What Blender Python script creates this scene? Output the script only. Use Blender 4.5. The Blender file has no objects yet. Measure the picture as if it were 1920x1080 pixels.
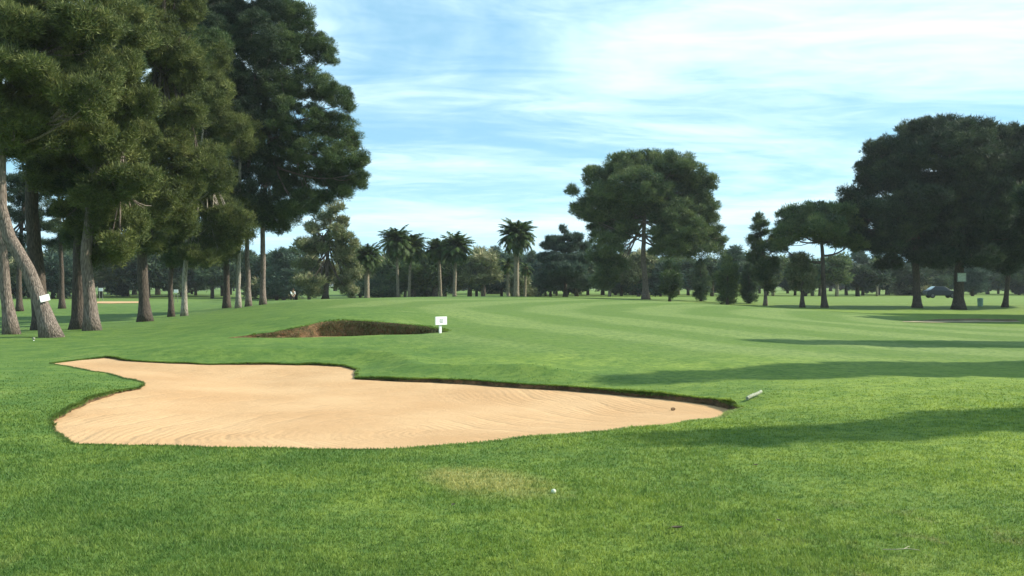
import bpy, math, random
import numpy as np
from mathutils import Vector, geometry

R = math.radians
scene = bpy.context.scene
COL = scene.collection
F = 1850.0                 # focal length in pixels of a 1920 wide frame
CAM_Z = 1.7
HOR = 535.0                # picture row of the horizon
rng = np.random.default_rng(7)

# ------------------------------------------------------------------ camera
cam_d = bpy.data.cameras.new('camera')
cam_d.sensor_width = 36.0
cam_d.lens = 36.0 * F / 1920.0
cam_d.clip_end = 9000.0
cam_d.clip_start = 0.05
cam = bpy.data.objects.new('camera', cam_d)
cam.location = (0, 0, CAM_Z)
cam.rotation_euler = (R(90) - math.atan((540.0 - HOR) / F), 0, 0)
COL.objects.link(cam)
scene.camera = cam

# ------------------------------------------------------------------ light
SUN_AZ = R(12)             # measured from +x towards +y
SUN_EL = R(36)
world = bpy.data.worlds.new('World')
scene.world = world
world.use_nodes = True
sdir = Vector((math.cos(SUN_AZ) * math.cos(SUN_EL), math.sin(SUN_AZ) * math.cos(SUN_EL), math.sin(SUN_EL)))
sun_d = bpy.data.lights.new('sun', 'SUN')
sun_d.energy = 5.0
sun_d.angle = R(0.53)
sun_d.color = (1.0, 0.93, 0.80)
sun = bpy.data.objects.new('sun', sun_d)
sun.rotation_euler = sdir.to_track_quat('Z', 'Y').to_euler()
sun.location = (60, 15, 60)
COL.objects.link(sun)
scene.view_settings.view_transform = 'Standard'
scene.view_settings.look = 'None'
scene.view_settings.exposure = 0.77
scene.view_settings.gamma = 1.0


class G:
    """small wrapper for building node trees"""
    def __init__(s, nt):
        s.nt = nt
    def n(s, t, **kw):
        x = s.nt.nodes.new(t)
        for k, v in kw.items():
            if k.startswith('i_'):
                x.inputs[k[2:].replace('_', ' ')].default_value = v
            else:
                setattr(x, k, v)
        return x
    def l(s, a, b):
        s.nt.links.new(a, b)
    def math(s, op, a, b=None, clamp=False):
        x = s.nt.nodes.new('ShaderNodeMath'); x.operation = op; x.use_clamp = clamp
        for i, v in enumerate((a, b)):
            if v is None: continue
            if hasattr(v, 'is_output'): s.l(v, x.inputs[i])
            else: x.inputs[i].default_value = v
        return x.outputs[0]
    def mix(s, fac, a, b, blend='MIX'):
        x = s.nt.nodes.new('ShaderNodeMix'); x.data_type = 'RGBA'; x.blend_type = blend
        for sock, v in ((x.inputs[0], fac), (x.inputs[6], a), (x.inputs[7], b)):
            if hasattr(v, 'is_output'): s.l(v, sock)
            elif sock.type == 'RGBA': sock.default_value = tuple(v) + ((1,) if len(v) == 3 else ())
            else: sock.default_value = v
        return x.outputs[2]
    def ramp(s, fac, lo, hi):
        x = s.nt.nodes.new('ShaderNodeMapRange'); x.interpolation_type = 'SMOOTHSTEP'
        s.l(fac, x.inputs[0]); x.inputs[1].default_value = lo; x.inputs[2].default_value = hi
        return x.outputs[0]
    def noise(s, vec, scale, detail=4, rough=.55, dist=0):
        x = s.nt.nodes.new('ShaderNodeTexNoise')
        if vec is not None: s.l(vec, x.inputs['Vector'])
        x.inputs['Scale'].default_value = scale; x.inputs['Detail'].default_value = detail
        x.inputs['Roughness'].default_value = rough; x.inputs['Distortion'].default_value = dist
        return x.outputs[0]
    def mapping(s, vec, scale=(1, 1, 1), rot=(0, 0, 0), loc=(0, 0, 0)):
        x = s.nt.nodes.new('ShaderNodeMapping')
        s.l(vec, x.inputs[0]); x.inputs['Scale'].default_value = scale
        x.inputs['Rotation'].default_value = rot; x.inputs['Location'].default_value = loc
        return x.outputs[0]


def sky_nodes():
    nt = world.node_tree
    for x in list(nt.nodes): nt.nodes.remove(x)
    g = G(nt)
    out = g.n('ShaderNodeOutputWorld'); bg = g.n('ShaderNodeBackground')
    sky = g.n('ShaderNodeTexSky', sky_type='NISHITA', sun_disc=False)
    sky.sun_elevation = SUN_EL
    sky.sun_rotation = R(90) - SUN_AZ
    sky.air_density = 1.0; sky.dust_density = 0.3; sky.ozone_density = 2.0
    tc = g.n('ShaderNodeTexCoord')
    sep = g.n('ShaderNodeSeparateXYZ'); g.l(tc.outputs['Generated'], sep.inputs[0])
    zz = g.math('ADD', g.math('MAXIMUM', sep.outputs[2], 0.0), 0.10)
    cmb = g.n('ShaderNodeCombineXYZ')
    g.l(g.math('DIVIDE', sep.outputs[0], zz), cmb.inputs[0])
    g.l(g.math('DIVIDE', sep.outputs[1], zz), cmb.inputs[1])
    v = g.mapping(cmb.outputs[0], scale=(0.62, 1.0, 1), rot=(0, 0, R(-20)), loc=(3.1, 1.7, 0))
    big = g.noise(v, 0.62, 6, .58, .9)
    fine = g.noise(g.mapping(cmb.outputs[0], scale=(0.9, 1.9, 1), rot=(0, 0, R(-28))), 1.7, 7, .62, 1.6)
    c = g.math('ADD', g.math('MULTIPLY', big, 0.80), g.math('MULTIPLY', fine, 0.27))
    c = g.ramp(c, 0.38, 0.72)
    low = g.ramp(sep.outputs[2], 0.0, 0.10)
    c = g.math('MULTIPLY', c, g.math('ADD', g.math('MULTIPLY', low, .55), .45))
    c = g.math('MULTIPLY', c, 0.92)
    tint = g.mix(1.0, sky.outputs[0], (0.66, 0.98, 1.06), 'MULTIPLY')
    hz = g.ramp(sep.outputs[2], 0.16, 0.0)
    tint = g.mix(g.math('ADD', g.math('MULTIPLY', hz, .30), .46), tint, (5.3, 9.6, 12.4))
    col = g.mix(c, tint, (10.2, 12.8, 13.6))
    g.l(col, bg.inputs[0]); bg.inputs[1].default_value = 0.066
    g.l(bg.outputs[0], out.inputs[0])
sky_nodes()

# ------------------------------------------------------------------ helpers
def tag(o, label=None, cat=None, group=None, kind=None):
    if label: o['label'] = label
    if cat: o['category'] = cat
    if group: o['group'] = group
    if kind: o['kind'] = kind
    return o

def empty(name, loc, label=None, cat=None, group=None):
    o = bpy.data.objects.new(name, None)
    o.empty_display_size = .3
    o.location = loc
    COL.objects.link(o)
    return tag(o, label, cat, group)

def link(name, me, mat=None, parent=None, smooth=False, loc=None):
    if mat is not None:
        for m in (mat if isinstance(mat, (list, tuple)) else [mat]): me.materials.append(m)
    o = bpy.data.objects.new(name, me)
    COL.objects.link(o)
    if parent is not None: o.parent = parent
    if loc is not None: o.location = loc
    if smooth:
        me.polygons.foreach_set('use_smooth', np.ones(len(me.polygons), bool))
    return o

def mesh_np(name, verts, faces, attr=None):
    """faces: (N,k) int array; attr: {name: per face float array}"""
    verts = np.asarray(verts, np.float32); faces = np.asarray(faces, np.int32)
    me = bpy.data.meshes.new(name)
    k = faces.shape[1]; n = len(faces)
    me.vertices.add(len(verts)); me.vertices.foreach_set('co', verts.ravel())
    me.loops.add(n * k); me.loops.foreach_set('vertex_index', faces.ravel())
    me.polygons.add(n)
    me.polygons.foreach_set('loop_start', np.arange(0, n * k, k, dtype=np.int32))
    me.polygons.foreach_set('loop_total', np.full(n, k, np.int32))
    for a, v in (attr or {}).items():
        at = me.attributes.new(a, 'FLOAT', 'FACE'); at.data.foreach_set('value', np.asarray(v, np.float32))
    me.update(calc_edges=True); me.validate()
    return me

def tris(name, P, attr=None):
    """P: (N,3,3) triangle soup"""
    n = len(P)
    return mesh_np(name, P.reshape(-1, 3), np.arange(n * 3).reshape(n, 3), attr)

class MB:
    """collects polygons of mixed size into one mesh"""
    def __init__(s): s.v = []; s.f = []; s.m = []
    def add(s, v, f, m=0):
        o = len(s.v); s.v += [tuple(p) for p in v]
        s.f += [tuple(i + o for i in q) for q in f]; s.m += [m] * len(f)
    def box(s, c, d, m=0, rz=0, bevel=0):
        cx, cy, cz = c; dx, dy, dz = d[0] / 2, d[1] / 2, d[2] / 2
        b = min(bevel, dx * .9, dy * .9, dz * .9)
        pts = []
        if b <= 0:
            prof = [(-dz, 0), (dz, 0)]
        else:
            prof = [(-dz, b), (-dz + b, 0), (dz - b, 0), (dz, b)]
        for z, i in prof:
            for sx, sy in ((-1, -1), (1, -1), (1, 1), (-1, 1)):
                x, y = sx * (dx - i), sy * (dy - i)
                pts.append((cx + x * math.cos(rz) - y * math.sin(rz), cy + x * math.sin(rz) + y * math.cos(rz), cz + z))
        fs = [(3, 2, 1, 0)]
        for k in range(len(prof) - 1):
            for j in range(4):
                fs.append((k * 4 + j, k * 4 + (j + 1) % 4, (k + 1) * 4 + (j + 1) % 4, (k + 1) * 4 + j))
        t = (len(prof) - 1) * 4
        fs.append((t, t + 1, t + 2, t + 3))
        s.add(pts, fs, m)
    def tube(s, pts, rad, seg=8, m=0, rnd=None, wob=0.0, cap=True):
        pts = [Vector(p) for p in pts]
        n = len(pts); V = []; ref = Vector((0.31, 0.95, 0.05)).normalized()
        for i, p in enumerate(pts):
            d = (pts[min(i + 1, n - 1)] - pts[max(i - 1, 0)])
            if d.length < 1e-6: d = Vector((0, 0, 1))
            d.normalize()
            a = d.cross(ref)
            if a.length < .1: a = d.cross(Vector((1, 0, 0)))
            a.normalize(); b = d.cross(a)
            for j in range(seg):
                t = 2 * math.pi * j / seg
                r = rad[i] * (1 + (rnd.uniform(-wob, wob) if rnd else 0))
                V.append(p + a * (math.cos(t) * r) + b * (math.sin(t) * r))
        Fs = []
        for i in range(n - 1):
            for j in range(seg):
                Fs.append((i * seg + j, (i + 1) * seg + j, (i + 1) * seg + (j + 1) % seg, i * seg + (j + 1) % seg))
        if cap:
            Fs.append(tuple(range(seg))); Fs.append(tuple(reversed(range((n - 1) * seg, n * seg))))
        s.add(V, Fs, m)
    def sphere(s, c, r, seg=12, rings=8, m=0):
        rx, ry, rz = (r, r, r) if not hasattr(r, '__len__') else r
        V = [(c[0], c[1], c[2] - rz)]
        for i in range(1, rings):
            a = -math.pi / 2 + math.pi * i / rings
            for j in range(seg):
                t = 2 * math.pi * j / seg
                V.append((c[0] + rx * math.cos(a) * math.cos(t), c[1] + ry * math.cos(a) * math.sin(t), c[2] + rz * math.sin(a)))
        V.append((c[0], c[1], c[2] + rz)); Fs = []
        for j in range(seg):
            Fs.append((0, 1 + (j + 1) % seg, 1 + j))
            b = 1 + (rings - 2) * seg
            Fs.append((b + j, b + (j + 1) % seg, len(V) - 1))
        for i in range(rings - 2):
            for j in range(seg):
                Fs.append((1 + i * seg + j, 1 + i * seg + (j + 1) % seg, 1 + (i + 1) * seg + (j + 1) % seg, 1 + (i + 1) * seg + j))
        s.add(V, Fs, m)
    def mesh(s, name):
        me = bpy.data.meshes.new(name); me.from_pydata(s.v, [], s.f)
        me.polygons.foreach_set('material_index', np.array(s.m, np.int32)); me.update()
        return me

def W(px, py, d):
    """the place in the world seen at a picture point, d metres away"""
    return np.array(((px - 960.0) / F * d, d, CAM_Z - (py - HOR) / F * d))

# ------------------------------------------------------------------ materials
def new_mat(name):
    m = bpy.data.materials.new(name); m.use_nodes = True
    g = G(m.node_tree); b = m.node_tree.nodes['Principled BSDF']
    b.inputs['Specular IOR Level'].default_value = 0.25
    return m, g, b

def plain(name, col, rough=.6, metal=0, var=.12, scale=9.0):
    m, g, b = new_mat(name)
    tc = g.n('ShaderNodeTexCoord')
    nz = g.noise(tc.outputs['Object'], scale, 5, .6)
    c2 = tuple(x * (1 - var * 2) for x in col); c1 = tuple(min(1, x * (1 + var)) for x in col)
    g.l(g.mix(g.ramp(nz, .3, .7), c2, c1), b.inputs['Base Color'])
    b.inputs['Roughness'].default_value = rough; b.inputs['Metallic'].default_value = metal
    return m

def grass_colour(g):
    """turf colour from the place on the course: dark rough, semi rough, mown stripes, worn patches"""
    geo = g.n('ShaderNodeNewGeometry'); P = geo.outputs['Position']
    sep = g.n('ShaderNodeSeparateXYZ'); g.l(P, sep.inputs[0])
    X, Y = sep.outputs[0], sep.outputs[1]
    n1 = g.noise(P, 0.23, 4, .55, .3)
    n2 = g.noise(P, 1.3, 5, .6)
    n3 = g.noise(P, 7.0, 5, .65)
    rough_a, rough_b = (0.070, 0.132, 0.027), (0.118, 0.184, 0.036)
    semi_a, semi_b = (0.132, 0.200, 0.030), (0.182, 0.246, 0.044)
    rough = g.mix(g.ramp(n2, .35, .65), rough_a, rough_b)
    semi = g.mix(g.ramp(n2, .35, .65), semi_a, semi_b)
    side = g.math('ADD', g.math('MULTIPLY', X, 0.085), g.math('MULTIPLY', g.math('SUBTRACT', n1, .5), 2.6))
    col = g.mix(g.ramp(side, -.35, .55), rough, semi)
    # closely mown green with its mowing bands (rings about a point to the right)
    at = g.n('ShaderNodeAttribute', attribute_name='mown')
    dx = g.math('SUBTRACT', X, 27.0); dy = g.math('SUBTRACT', Y, 45.0)
    rr = g.math('SQRT', g.math('ADD', g.math('MULTIPLY', dx, dx), g.math('MULTIPLY', dy, dy)))
    rr = g.math('ADD', rr, g.math('MULTIPLY', n1, 2.2))
    st = g.math('ADD', g.math('MULTIPLY', g.math('SINE', g.math('MULTIPLY', rr, 1.25)), .5), .5)
    st = g.ramp(st, .22, .78)
    mown = g.mix(st, (0.100, 0.162, 0.028), (0.164, 0.222, 0.060))
    mown = g.mix(g.math('MULTIPLY', g.ramp(n2, .3, .75), .5), mown, (0.127, 0.178, 0.055))
    col = g.mix(at.outputs['Fac'], col, mown)
    # worn, dry patches
    # fine unevenness: grain of the mown turf, darker tufts, thin brown places to the right
    n4 = g.noise(g.mapping(P, scale=(.8, 1.6, 1)), 2.6, 6, .68)
    col = g.mix(g.math('MULTIPLY', g.ramp(n4, .46, .70), .45), col, (0.060, 0.120, 0.030))
    br = g.math('MULTIPLY', g.ramp(g.noise(P, 1.9, 6, .66, .4), .54, .70), g.math('MULTIPLY', g.ramp(X, .6, 2.6), g.ramp(Y, 9.0, 6.2)))
    col = g.mix(g.math('MULTIPLY', br, .7), col, (0.150, 0.145, 0.062))
    ex = g.math('MULTIPLY', g.math('ADD', g.math('SUBTRACT', X, -0.22), g.math('MULTIPLY', g.math('SUBTRACT', Y, 8.6), .45)), 1.5)
    ey = g.math('MULTIPLY', g.math('SUBTRACT', Y, 8.6), 1.0)
    el = g.math('SQRT', g.math('ADD', g.math('MULTIPLY', ex, ex), g.math('MULTIPLY', ey, ey)))
    el = g.math('ADD', el, g.math('MULTIPLY', g.math('SUBTRACT', n2, .5), 1.3))
    col = g.mix(g.math('MULTIPLY', g.ramp(el, 1.0, .25), .75), col, (0.285, 0.275, 0.095))
    dry = g.ramp(g.noise(P, 0.55, 6, .62, .5), .60, .76)
    col = g.mix(g.math('MULTIPLY', dry, .6), col, (0.215, 0.255, 0.075))
    col = g.mix(g.math('MULTIPLY', g.ramp(n3, .42, .68), .62), col, (0.040, 0.098, 0.018))
    return col, P, n2, n3

def grass_ground_mat():
    m, g, b = new_mat('turf')
    col, P, n2, n3 = grass_colour(g)
    g.l(col, b.inputs['Base Color']); b.inputs['Roughness'].default_value = .85
    b.inputs['Specular IOR Level'].default_value = .12
    h1 = g.noise(P, 38, 4, .7); h2 = g.noise(P, 5, 4, .6)
    hh = g.math('ADD', g.math('MULTIPLY', h1, .018), g.math('MULTIPLY', h2, .05))
    bu = g.n('ShaderNodeBump'); bu.inputs['Strength'].default_value = .55; bu.inputs['Distance'].default_value = 1.0
    g.l(hh, bu.inputs['Height']); g.l(bu.outputs[0], b.inputs['Normal'])
    return m

def blade_mat():
    m, g, b = new_mat('grass_blade')
    col, P, n2, n3 = grass_colour(g)
    at = g.n('ShaderNodeAttribute', attribute_name='tint')
    lo = g.mix(1.0, col, (.98, 1.0, .9), 'MULTIPLY'); hi = g.mix(1.0, col, (2.0, 1.75, 1.7), 'MULTIPLY')
    c = g.mix(at.outputs['Fac'], lo, hi)
    c = g.mix(g.ramp(at.outputs['Fac'], .955, .985), c, (0.30, 0.26, 0.10))
    g.l(c, b.inputs['Base Color']); b.inputs['Roughness'].default_value = .6
    tr = g.n('ShaderNodeBsdfTranslucent'); g.l(c, tr.inputs[0])
    mx = g.n('ShaderNodeMixShader'); mx.inputs[0].default_value = .42
    g.l(b.outputs[0], mx.inputs[1]); g.l(tr.outputs[0], mx.inputs[2])
    g.l(mx.outputs[0], m.node_tree.nodes['Material Output'].inputs[0])
    return m

def leaf_mat(name, dark, mid, light, trans=.22):
    m, g, b = new_mat(name)
    at = g.n('ShaderNodeAttribute', attribute_name='tint')
    c = g.mix(g.ramp(at.outputs['Fac'], 0, .55), dark, mid)
    c = g.mix(g.ramp(at.outputs['Fac'], .5, 1.0), c, light)
    g.l(c, b.inputs['Base Color']); b.inputs['Roughness'].default_value = .65
    b.inputs['Specular IOR Level'].default_value = .2
    tr = g.n('ShaderNodeBsdfTranslucent'); g.l(c, tr.inputs[0])
    mx = g.n('ShaderNodeMixShader'); mx.inputs[0].default_value = trans
    g.l(b.outputs[0], mx.inputs[1]); g.l(tr.outputs[0], mx.inputs[2])
    g.l(mx.outputs[0], m.node_tree.nodes['Material Output'].inputs[0])
    return m

def bark_mat(name, a, c):
    m, g, b = new_mat(name)
    tc = g.n('ShaderNodeTexCoord')
    v = g.mapping(tc.outputs['Object'], scale=(9, 9, 1.5))
    vo = g.n('ShaderNodeTexVoronoi', feature='DISTANCE_TO_EDGE'); g.l(v, vo.inputs['Vector']); vo.inputs['Scale'].default_value = 2.2
    nz = g.noise(v, 2.5, 6, .65)
    f = g.math('ADD', g.math('MULTIPLY', g.ramp(vo.outputs[0], 0, .3), .25), g.math('MULTIPLY', nz, .95))
    g.l(g.mix(g.ramp(f, .25, .85), a, c), b.inputs['Base Color'])
    b.inputs['Roughness'].default_value = .9
    bu = g.n('ShaderNodeBump'); bu.inputs['Strength'].default_value = .9; bu.inputs['Distance'].default_value = .06
    g.l(f, bu.inputs['Height']); g.l(bu.outputs[0], b.inputs['Normal'])
    return m

def sand_mat(name='bunker_sand', rake=True):
    m, g, b = new_mat(name)
    geo = g.n('ShaderNodeNewGeometry'); P = geo.outputs['Position']
    n1 = g.noise(P, .5, 4, .55); n2 = g.noise(P, 22, 5, .7); n3 = g.noise(P, 3.2, 5, .6)
    c = g.mix(g.ramp(n1, .3, .7), (0.420, 0.262, 0.134), (0.485, 0.322, 0.176))
    c = g.mix(g.math('MULTIPLY', g.ramp(n2, .42, .8), .35), c, (0.40, 0.25, 0.13))
    c = g.mix(g.math('MULTIPLY', g.ramp(n3, .58, .8), .4), c, (0.43, 0.265, 0.13))
    g.l(c, b.inputs['Base Color']); b.inputs['Roughness'].default_value = .95
    b.inputs['Specular IOR Level'].default_value = .1
    h = g.math('MULTIPLY', n2, .016)
    if rake:
        sep = g.n('ShaderNodeSeparateXYZ'); g.l(P, sep.inputs[0])
        def rings(cx, cy, k, w):
            dx = g.math('SUBTRACT', sep.outputs[0], cx); dy = g.math('SUBTRACT', sep.outputs[1], cy)
            r = g.math('SQRT', g.math('ADD', g.math('MULTIPLY', dx, dx), g.math('MULTIPLY', dy, dy)))
            r = g.math('ADD', r, g.math('ADD', g.math('MULTIPLY', n1, w * 2.0), g.math('MULTIPLY', n3, w * .12)))
            return g.math('SINE', g.math('MULTIPLY', r, k))
        f = g.ramp(g.math('ADD', sep.outputs[0], g.math('MULTIPLY', n1, 3.0)), -.6, 1.2)
        def blend(ka, kb, w):
            mx = g.n('ShaderNodeMix'); mx.data_type = 'FLOAT'
            g.l(f, mx.inputs[0]); g.l(rings(-.4, 12.4, ka, w), mx.inputs[2]); g.l(rings(9.0, 19.5, kb, w), mx.inputs[3])
            return mx.outputs[0]
        amp = g.ramp(g.noise(P, .55, 3, .5), .32, .60)
        wide = g.math('MULTIPLY', g.math('POWER', g.math('ADD', g.math('MULTIPLY', blend(11.0, 10.0, .5), .5), .5), 6.0), -.013)
        fine = g.math('MULTIPLY', blend(58.0, 55.0, .25), .0026)
        h = g.math('ADD', h, g.math('MULTIPLY', g.math('ADD', wide, fine), amp))
    h = g.math('ADD', h, g.math('MULTIPLY', n3, .03))
    bu = g.n('ShaderNodeBump'); bu.inputs['Strength'].default_value = .8; bu.inputs['Distance'].default_value = 1.0
    g.l(h, bu.inputs['Height']); g.l(bu.outputs[0], b.inputs['Normal'])
    return m

def soil_mat():
    m, g, b = new_mat('bare_soil')
    geo = g.n('ShaderNodeNewGeometry'); P = geo.outputs['Position']
    n1 = g.noise(P, 2.2, 6, .65); n2 = g.noise(P, 14, 6, .7)
    c = g.mix(g.ramp(n1, .35, .65), (0.085, 0.058, 0.030), (0.26, 0.155, 0.078))
    c = g.mix(g.ramp(n2, .5, .72), c, (0.055, 0.075, 0.022))
    g.l(c, b.inputs['Base Color']); b.inputs['Roughness'].default_value = .95
    bu = g.n('ShaderNodeBump'); bu.inputs['Distance'].default_value = .12
    g.l(n2, bu.inputs['Height']); g.l(bu.outputs[0], b.inputs['Normal'])
    return m

M = {}
M['turf'] = grass_ground_mat(); M['blade'] = blade_mat(); M['sand'] = sand_mat(); M['soil'] = soil_mat()
M['far_sand'] = sand_mat('far_sand', False); M['dull_sand'] = plain('dull_sand', (.30, .25, .14), .95, 0, .25, 1.5)
M['olive'] = leaf_mat('olive_needles', (0.036, 0.054, 0.018), (0.100, 0.128, 0.036), (0.180, 0.198, 0.058))
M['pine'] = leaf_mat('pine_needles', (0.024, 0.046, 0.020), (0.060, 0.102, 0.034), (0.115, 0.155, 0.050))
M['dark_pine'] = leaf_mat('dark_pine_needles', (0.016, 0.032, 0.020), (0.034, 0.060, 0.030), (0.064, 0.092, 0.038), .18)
M['umbrella'] = leaf_mat('umbrella_pine_needles', (0.034, 0.064, 0.030), (0.096, 0.142, 0.050), (0.165, 0.210, 0.072))
M['grey_leaf'] = leaf_mat('grey_green_leaves', (0.055, 0.080, 0.040), (0.155, 0.185, 0.080), (0.34, 0.32, 0.18))
M['far_leaf'] = leaf_mat('far_leaves', (0.030, 0.056, 0.036), (0.062, 0.104, 0.054), (0.115, 0.160, 0.070))
M['blue_leaf'] = leaf_mat('blue_green_needles', (0.028, 0.055, 0.040), (0.055, 0.095, 0.065), (0.10, 0.15, 0.10))
M['palm'] = leaf_mat('palm_fronds', (0.026, 0.050, 0.018), (0.055, 0.100, 0.026), (0.125, 0.165, 0.042))
M['dry_lit_palm'] = leaf_mat('dry_lit_palm_fronds', (0.10, 0.095, 0.040), (0.19, 0.185, 0.066), (0.32, 0.31, 0.11))  # yellow serves dead fronds and sunlight painted onto the lower ones
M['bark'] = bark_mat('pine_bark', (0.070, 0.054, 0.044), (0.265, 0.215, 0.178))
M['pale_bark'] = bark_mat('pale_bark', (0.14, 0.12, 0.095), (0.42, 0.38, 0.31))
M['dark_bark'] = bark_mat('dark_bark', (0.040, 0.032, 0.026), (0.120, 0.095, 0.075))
M['palm_bark'] = bark_mat('palm_bark', (0.10, 0.08, 0.055), (0.30, 0.26, 0.19))
M['dry'] = leaf_mat('dry_grass', (0.050, 0.052, 0.018), (0.095, 0.105, 0.034), (0.21, 0.18, 0.075))
M['white'] = plain('white_paint', (0.82, 0.83, 0.80), .5, 0, .03)
M['grey_mark'] = plain('grey_print', (.34, .38, .38), .6)
M['wood'] = plain('weathered_wood', (0.27, 0.29, 0.21), .8, 0, .2, 30)

# ------------------------------------------------------------------ terrain
# near bunker: picture points of the sand edge, height of the sand there, height of the turf lip over it
B1 = [(92,682,-.04,.05),(150,675,-.03,.06),(205,671,-.02,.06),(240,677,-.03,.07),(300,681,-.04,.07),(400,684,-.05,.08),
      (500,684,-.05,.09),(600,685,-.06,.10),(648,688,-.06,.10),(668,695,-.08,.12),(669,711,-.12,.16),(720,714,-.14,.17),
      (800,717,-.15,.17),(900,722,-.16,.17),(1000,729,-.17,.17),(1100,736,-.18,.18),(1180,742,-.18,.18),(1260,750,-.19,.19),
      (1330,759,-.20,.21),(1375,769,-.20,.22),(1394,779,-.18,.17),(1340,790,-.12,.08),(1250,801,-.08,.045),(1150,811,-.07,.04),
      (1050,819,-.06,.035),(950,828,-.06,.035),(870,834,-.06,.03),(800,841,-.06,.03),(720,846,-.06,.03),(600,847,-.06,.03),
      (480,845,-.06,.03),(350,842,-.06,.03),(240,839,-.06,.03),(150,834,-.06,.03),(110,824,-.07,.04),(94,808,-.08,.06),
      (105,790,-.08,.08),(122,774,-.08,.10),(160,757,-.08,.11),(215,740,-.07,.11),(258,729,-.06,.10),(268,722,-.05,.08),
      (252,716,-.05,.06),(210,704,-.05,.05),(150,692,-.05,.05),(105,686,-.05,.05)]
# far bunker: (px, py, d, sand height under the lip)
B2 = [(425,633,26.2,.02),(500,634,26.0,.04),(590,633,26.0,.13),(700,629,26.2,.20),(790,626,26.3,.24),(840,622,26.8,.20),
      (832,617,27.8,.28),(795,611,28.6,.38),(745,606,29.0,.44),(690,602,29.2,.46),(640,600,29.2,.46),(602,603,29.0,.42),
      (570,612,28.5,.32),(530,619,28.0,.24),(480,627,27.2,.10)]
# the turf rolls up steeply behind it
B2_TOP = [(840,606,30.2),(795,596,31.0),(745,590,31.4),(690,588,31.6),(640,587,31.6),(600,588,31.4),(560,594,31.0),(520,603,30.4),(470,615,29.4)]

def b1_points():
    o = []
    for px, py, z, lip in B1:
        d = (CAM_Z - z) * F / (py - HOR)
        o.append(((px - 960) / F * d, d, z, lip))
    return np.array(o)

def b2_points():
    o = []
    for px, py, d, drop in B2:
        p = W(px, py, d)
        o.append((p[0], p[1], p[2] - drop, drop))
    return np.array(o)

def densify(P, step, jit, r):
    """closed Catmull-Rom-free linear refinement with a little wander"""
    out = []
    n = len(P)
    for i in range(n):
        a, b = P[i], P[(i + 1) % n]
        k = max(1, int(np.hypot(*(b[:2] - a[:2])) / step))
        for j in range(k):
            t = j / k
            q = a * (1 - t) + b * t
            if j: q[:2] += r.normal(0, jit, 2)
            out.append(q)
    return np.array(out)

b1 = b1_points(); b2 = b2_points()
b1[:, 3] *= np.where(b1[:, 3] > .1, .50, .62) * np.where((b1[:, 0] < -2.2) & (b1[:, 1] > 16), .55, 1.0)
ctrl = []
for x, y, z, lip in b1: ctrl.append((x, y, z + lip))
for x, y, z, lip in b2: ctrl.append((x, y, z + lip))
for px, py, d in B2_TOP: ctrl.append(tuple(W(px, py, d)))
for x, y, z in [(-15,0,0),(0,0,0),(15,0,0),(-10,7.5,.0),(-4,7,.015),(1.5,7.5,-.01),(5,8,.02),(10,7,0),(-14,11,.0),(-40,-40,0),(40,-40,0),(0,-60,0),
                (-9,15,.03),(-14,18,.02),(-30,20,0),(-24,33,0),(-40,40,0),(-60,60,0),(13,12,.0),(20,16,0),(25,25,0),(35,40,-.05),(45,80,-.1),
                (-23.4,105,-.38),(-40,100,-.02),(-70,120,0),(-30,150,.1),(0,150,.4),(40,150,.2),(90,150,0),(-80,200,.1),(0,250,.3),(80,250,.1),
                (-200,200,0),(200,200,0),(0,400,0),(-300,400,0),(300,400,0),(-150,-100,0),(150,-100,0),(-120,50,0),(120,50,0)]:
    ctrl.append((x, y, z))
for px, py, d in [(20,630,33),(100,632,32.5),(160,620,37),(270,603,46),(345,592,55),(440,578,60),(492,571,62),(400,600,40),(350,612,36),
                  (250,630,32),(560,564,58),(610,561.5,60),(750,561,62),(300,655,24),(450,655,23.5),(600,655,23.3),(750,655,23),
                  (700,575,38),(560,582,38),(820,578,38),(900,616,27.5),(960,660,22),(960,640,24),(960,600,33),(960,585,42),(960,570,55),(960,561,66),
                  (960,700,19.4),(820,690,20.3),(1080,708,18.8),(1200,703,19),(1200,660,22.5),(1200,620,29),(1200,590,42),(1200,570,58),(1200,563,66),
                  (1300,722,17.2),(1400,738,15.6),(1450,705,18.3),(1450,680,20.5),(1450,640,27),(1450,600,38),(1470,579,55),(1500,760,14.0),
                  (1640,607,42),(1560,590,50),(1545,577,79),(1720,577,80),(1795,581,80),(1885,576,82),(1900,690,20.3),(1900,640,30),(1900,610,42),(1700,600,50),(1800,601,51),(1880,602,51),(1950,600,52),(1640,588,62),(1800,590,61),
                  (1650,650,26),(1650,690,20.3),(1700,590,58),(1210,561,88),(1100,558,92),(968,556,95),(750,558,95),(690,560,92),(600,561,85),(1350,572,80),(220,567,98)]:
    ctrl.append(tuple(W(px, py, d)))
ctrl = np.array(ctrl)

def tps_fit(C, lam=2e-3):
    n = len(C); X = C[:, :2] / 20.0
    r2 = ((X[:, None] - X[None]) ** 2).sum(-1)
    K = .5 * r2 * np.log(r2 + 1e-12)
    Pm = np.hstack([np.ones((n, 1)), X])
    A = np.zeros((n + 3, n + 3)); A[:n, :n] = K + lam * np.eye(n); A[:n, n:] = Pm; A[n:, :n] = Pm.T
    return np.linalg.solve(A, np.concatenate([C[:, 2], np.zeros(3)]))
TW = tps_fit(ctrl)

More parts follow.
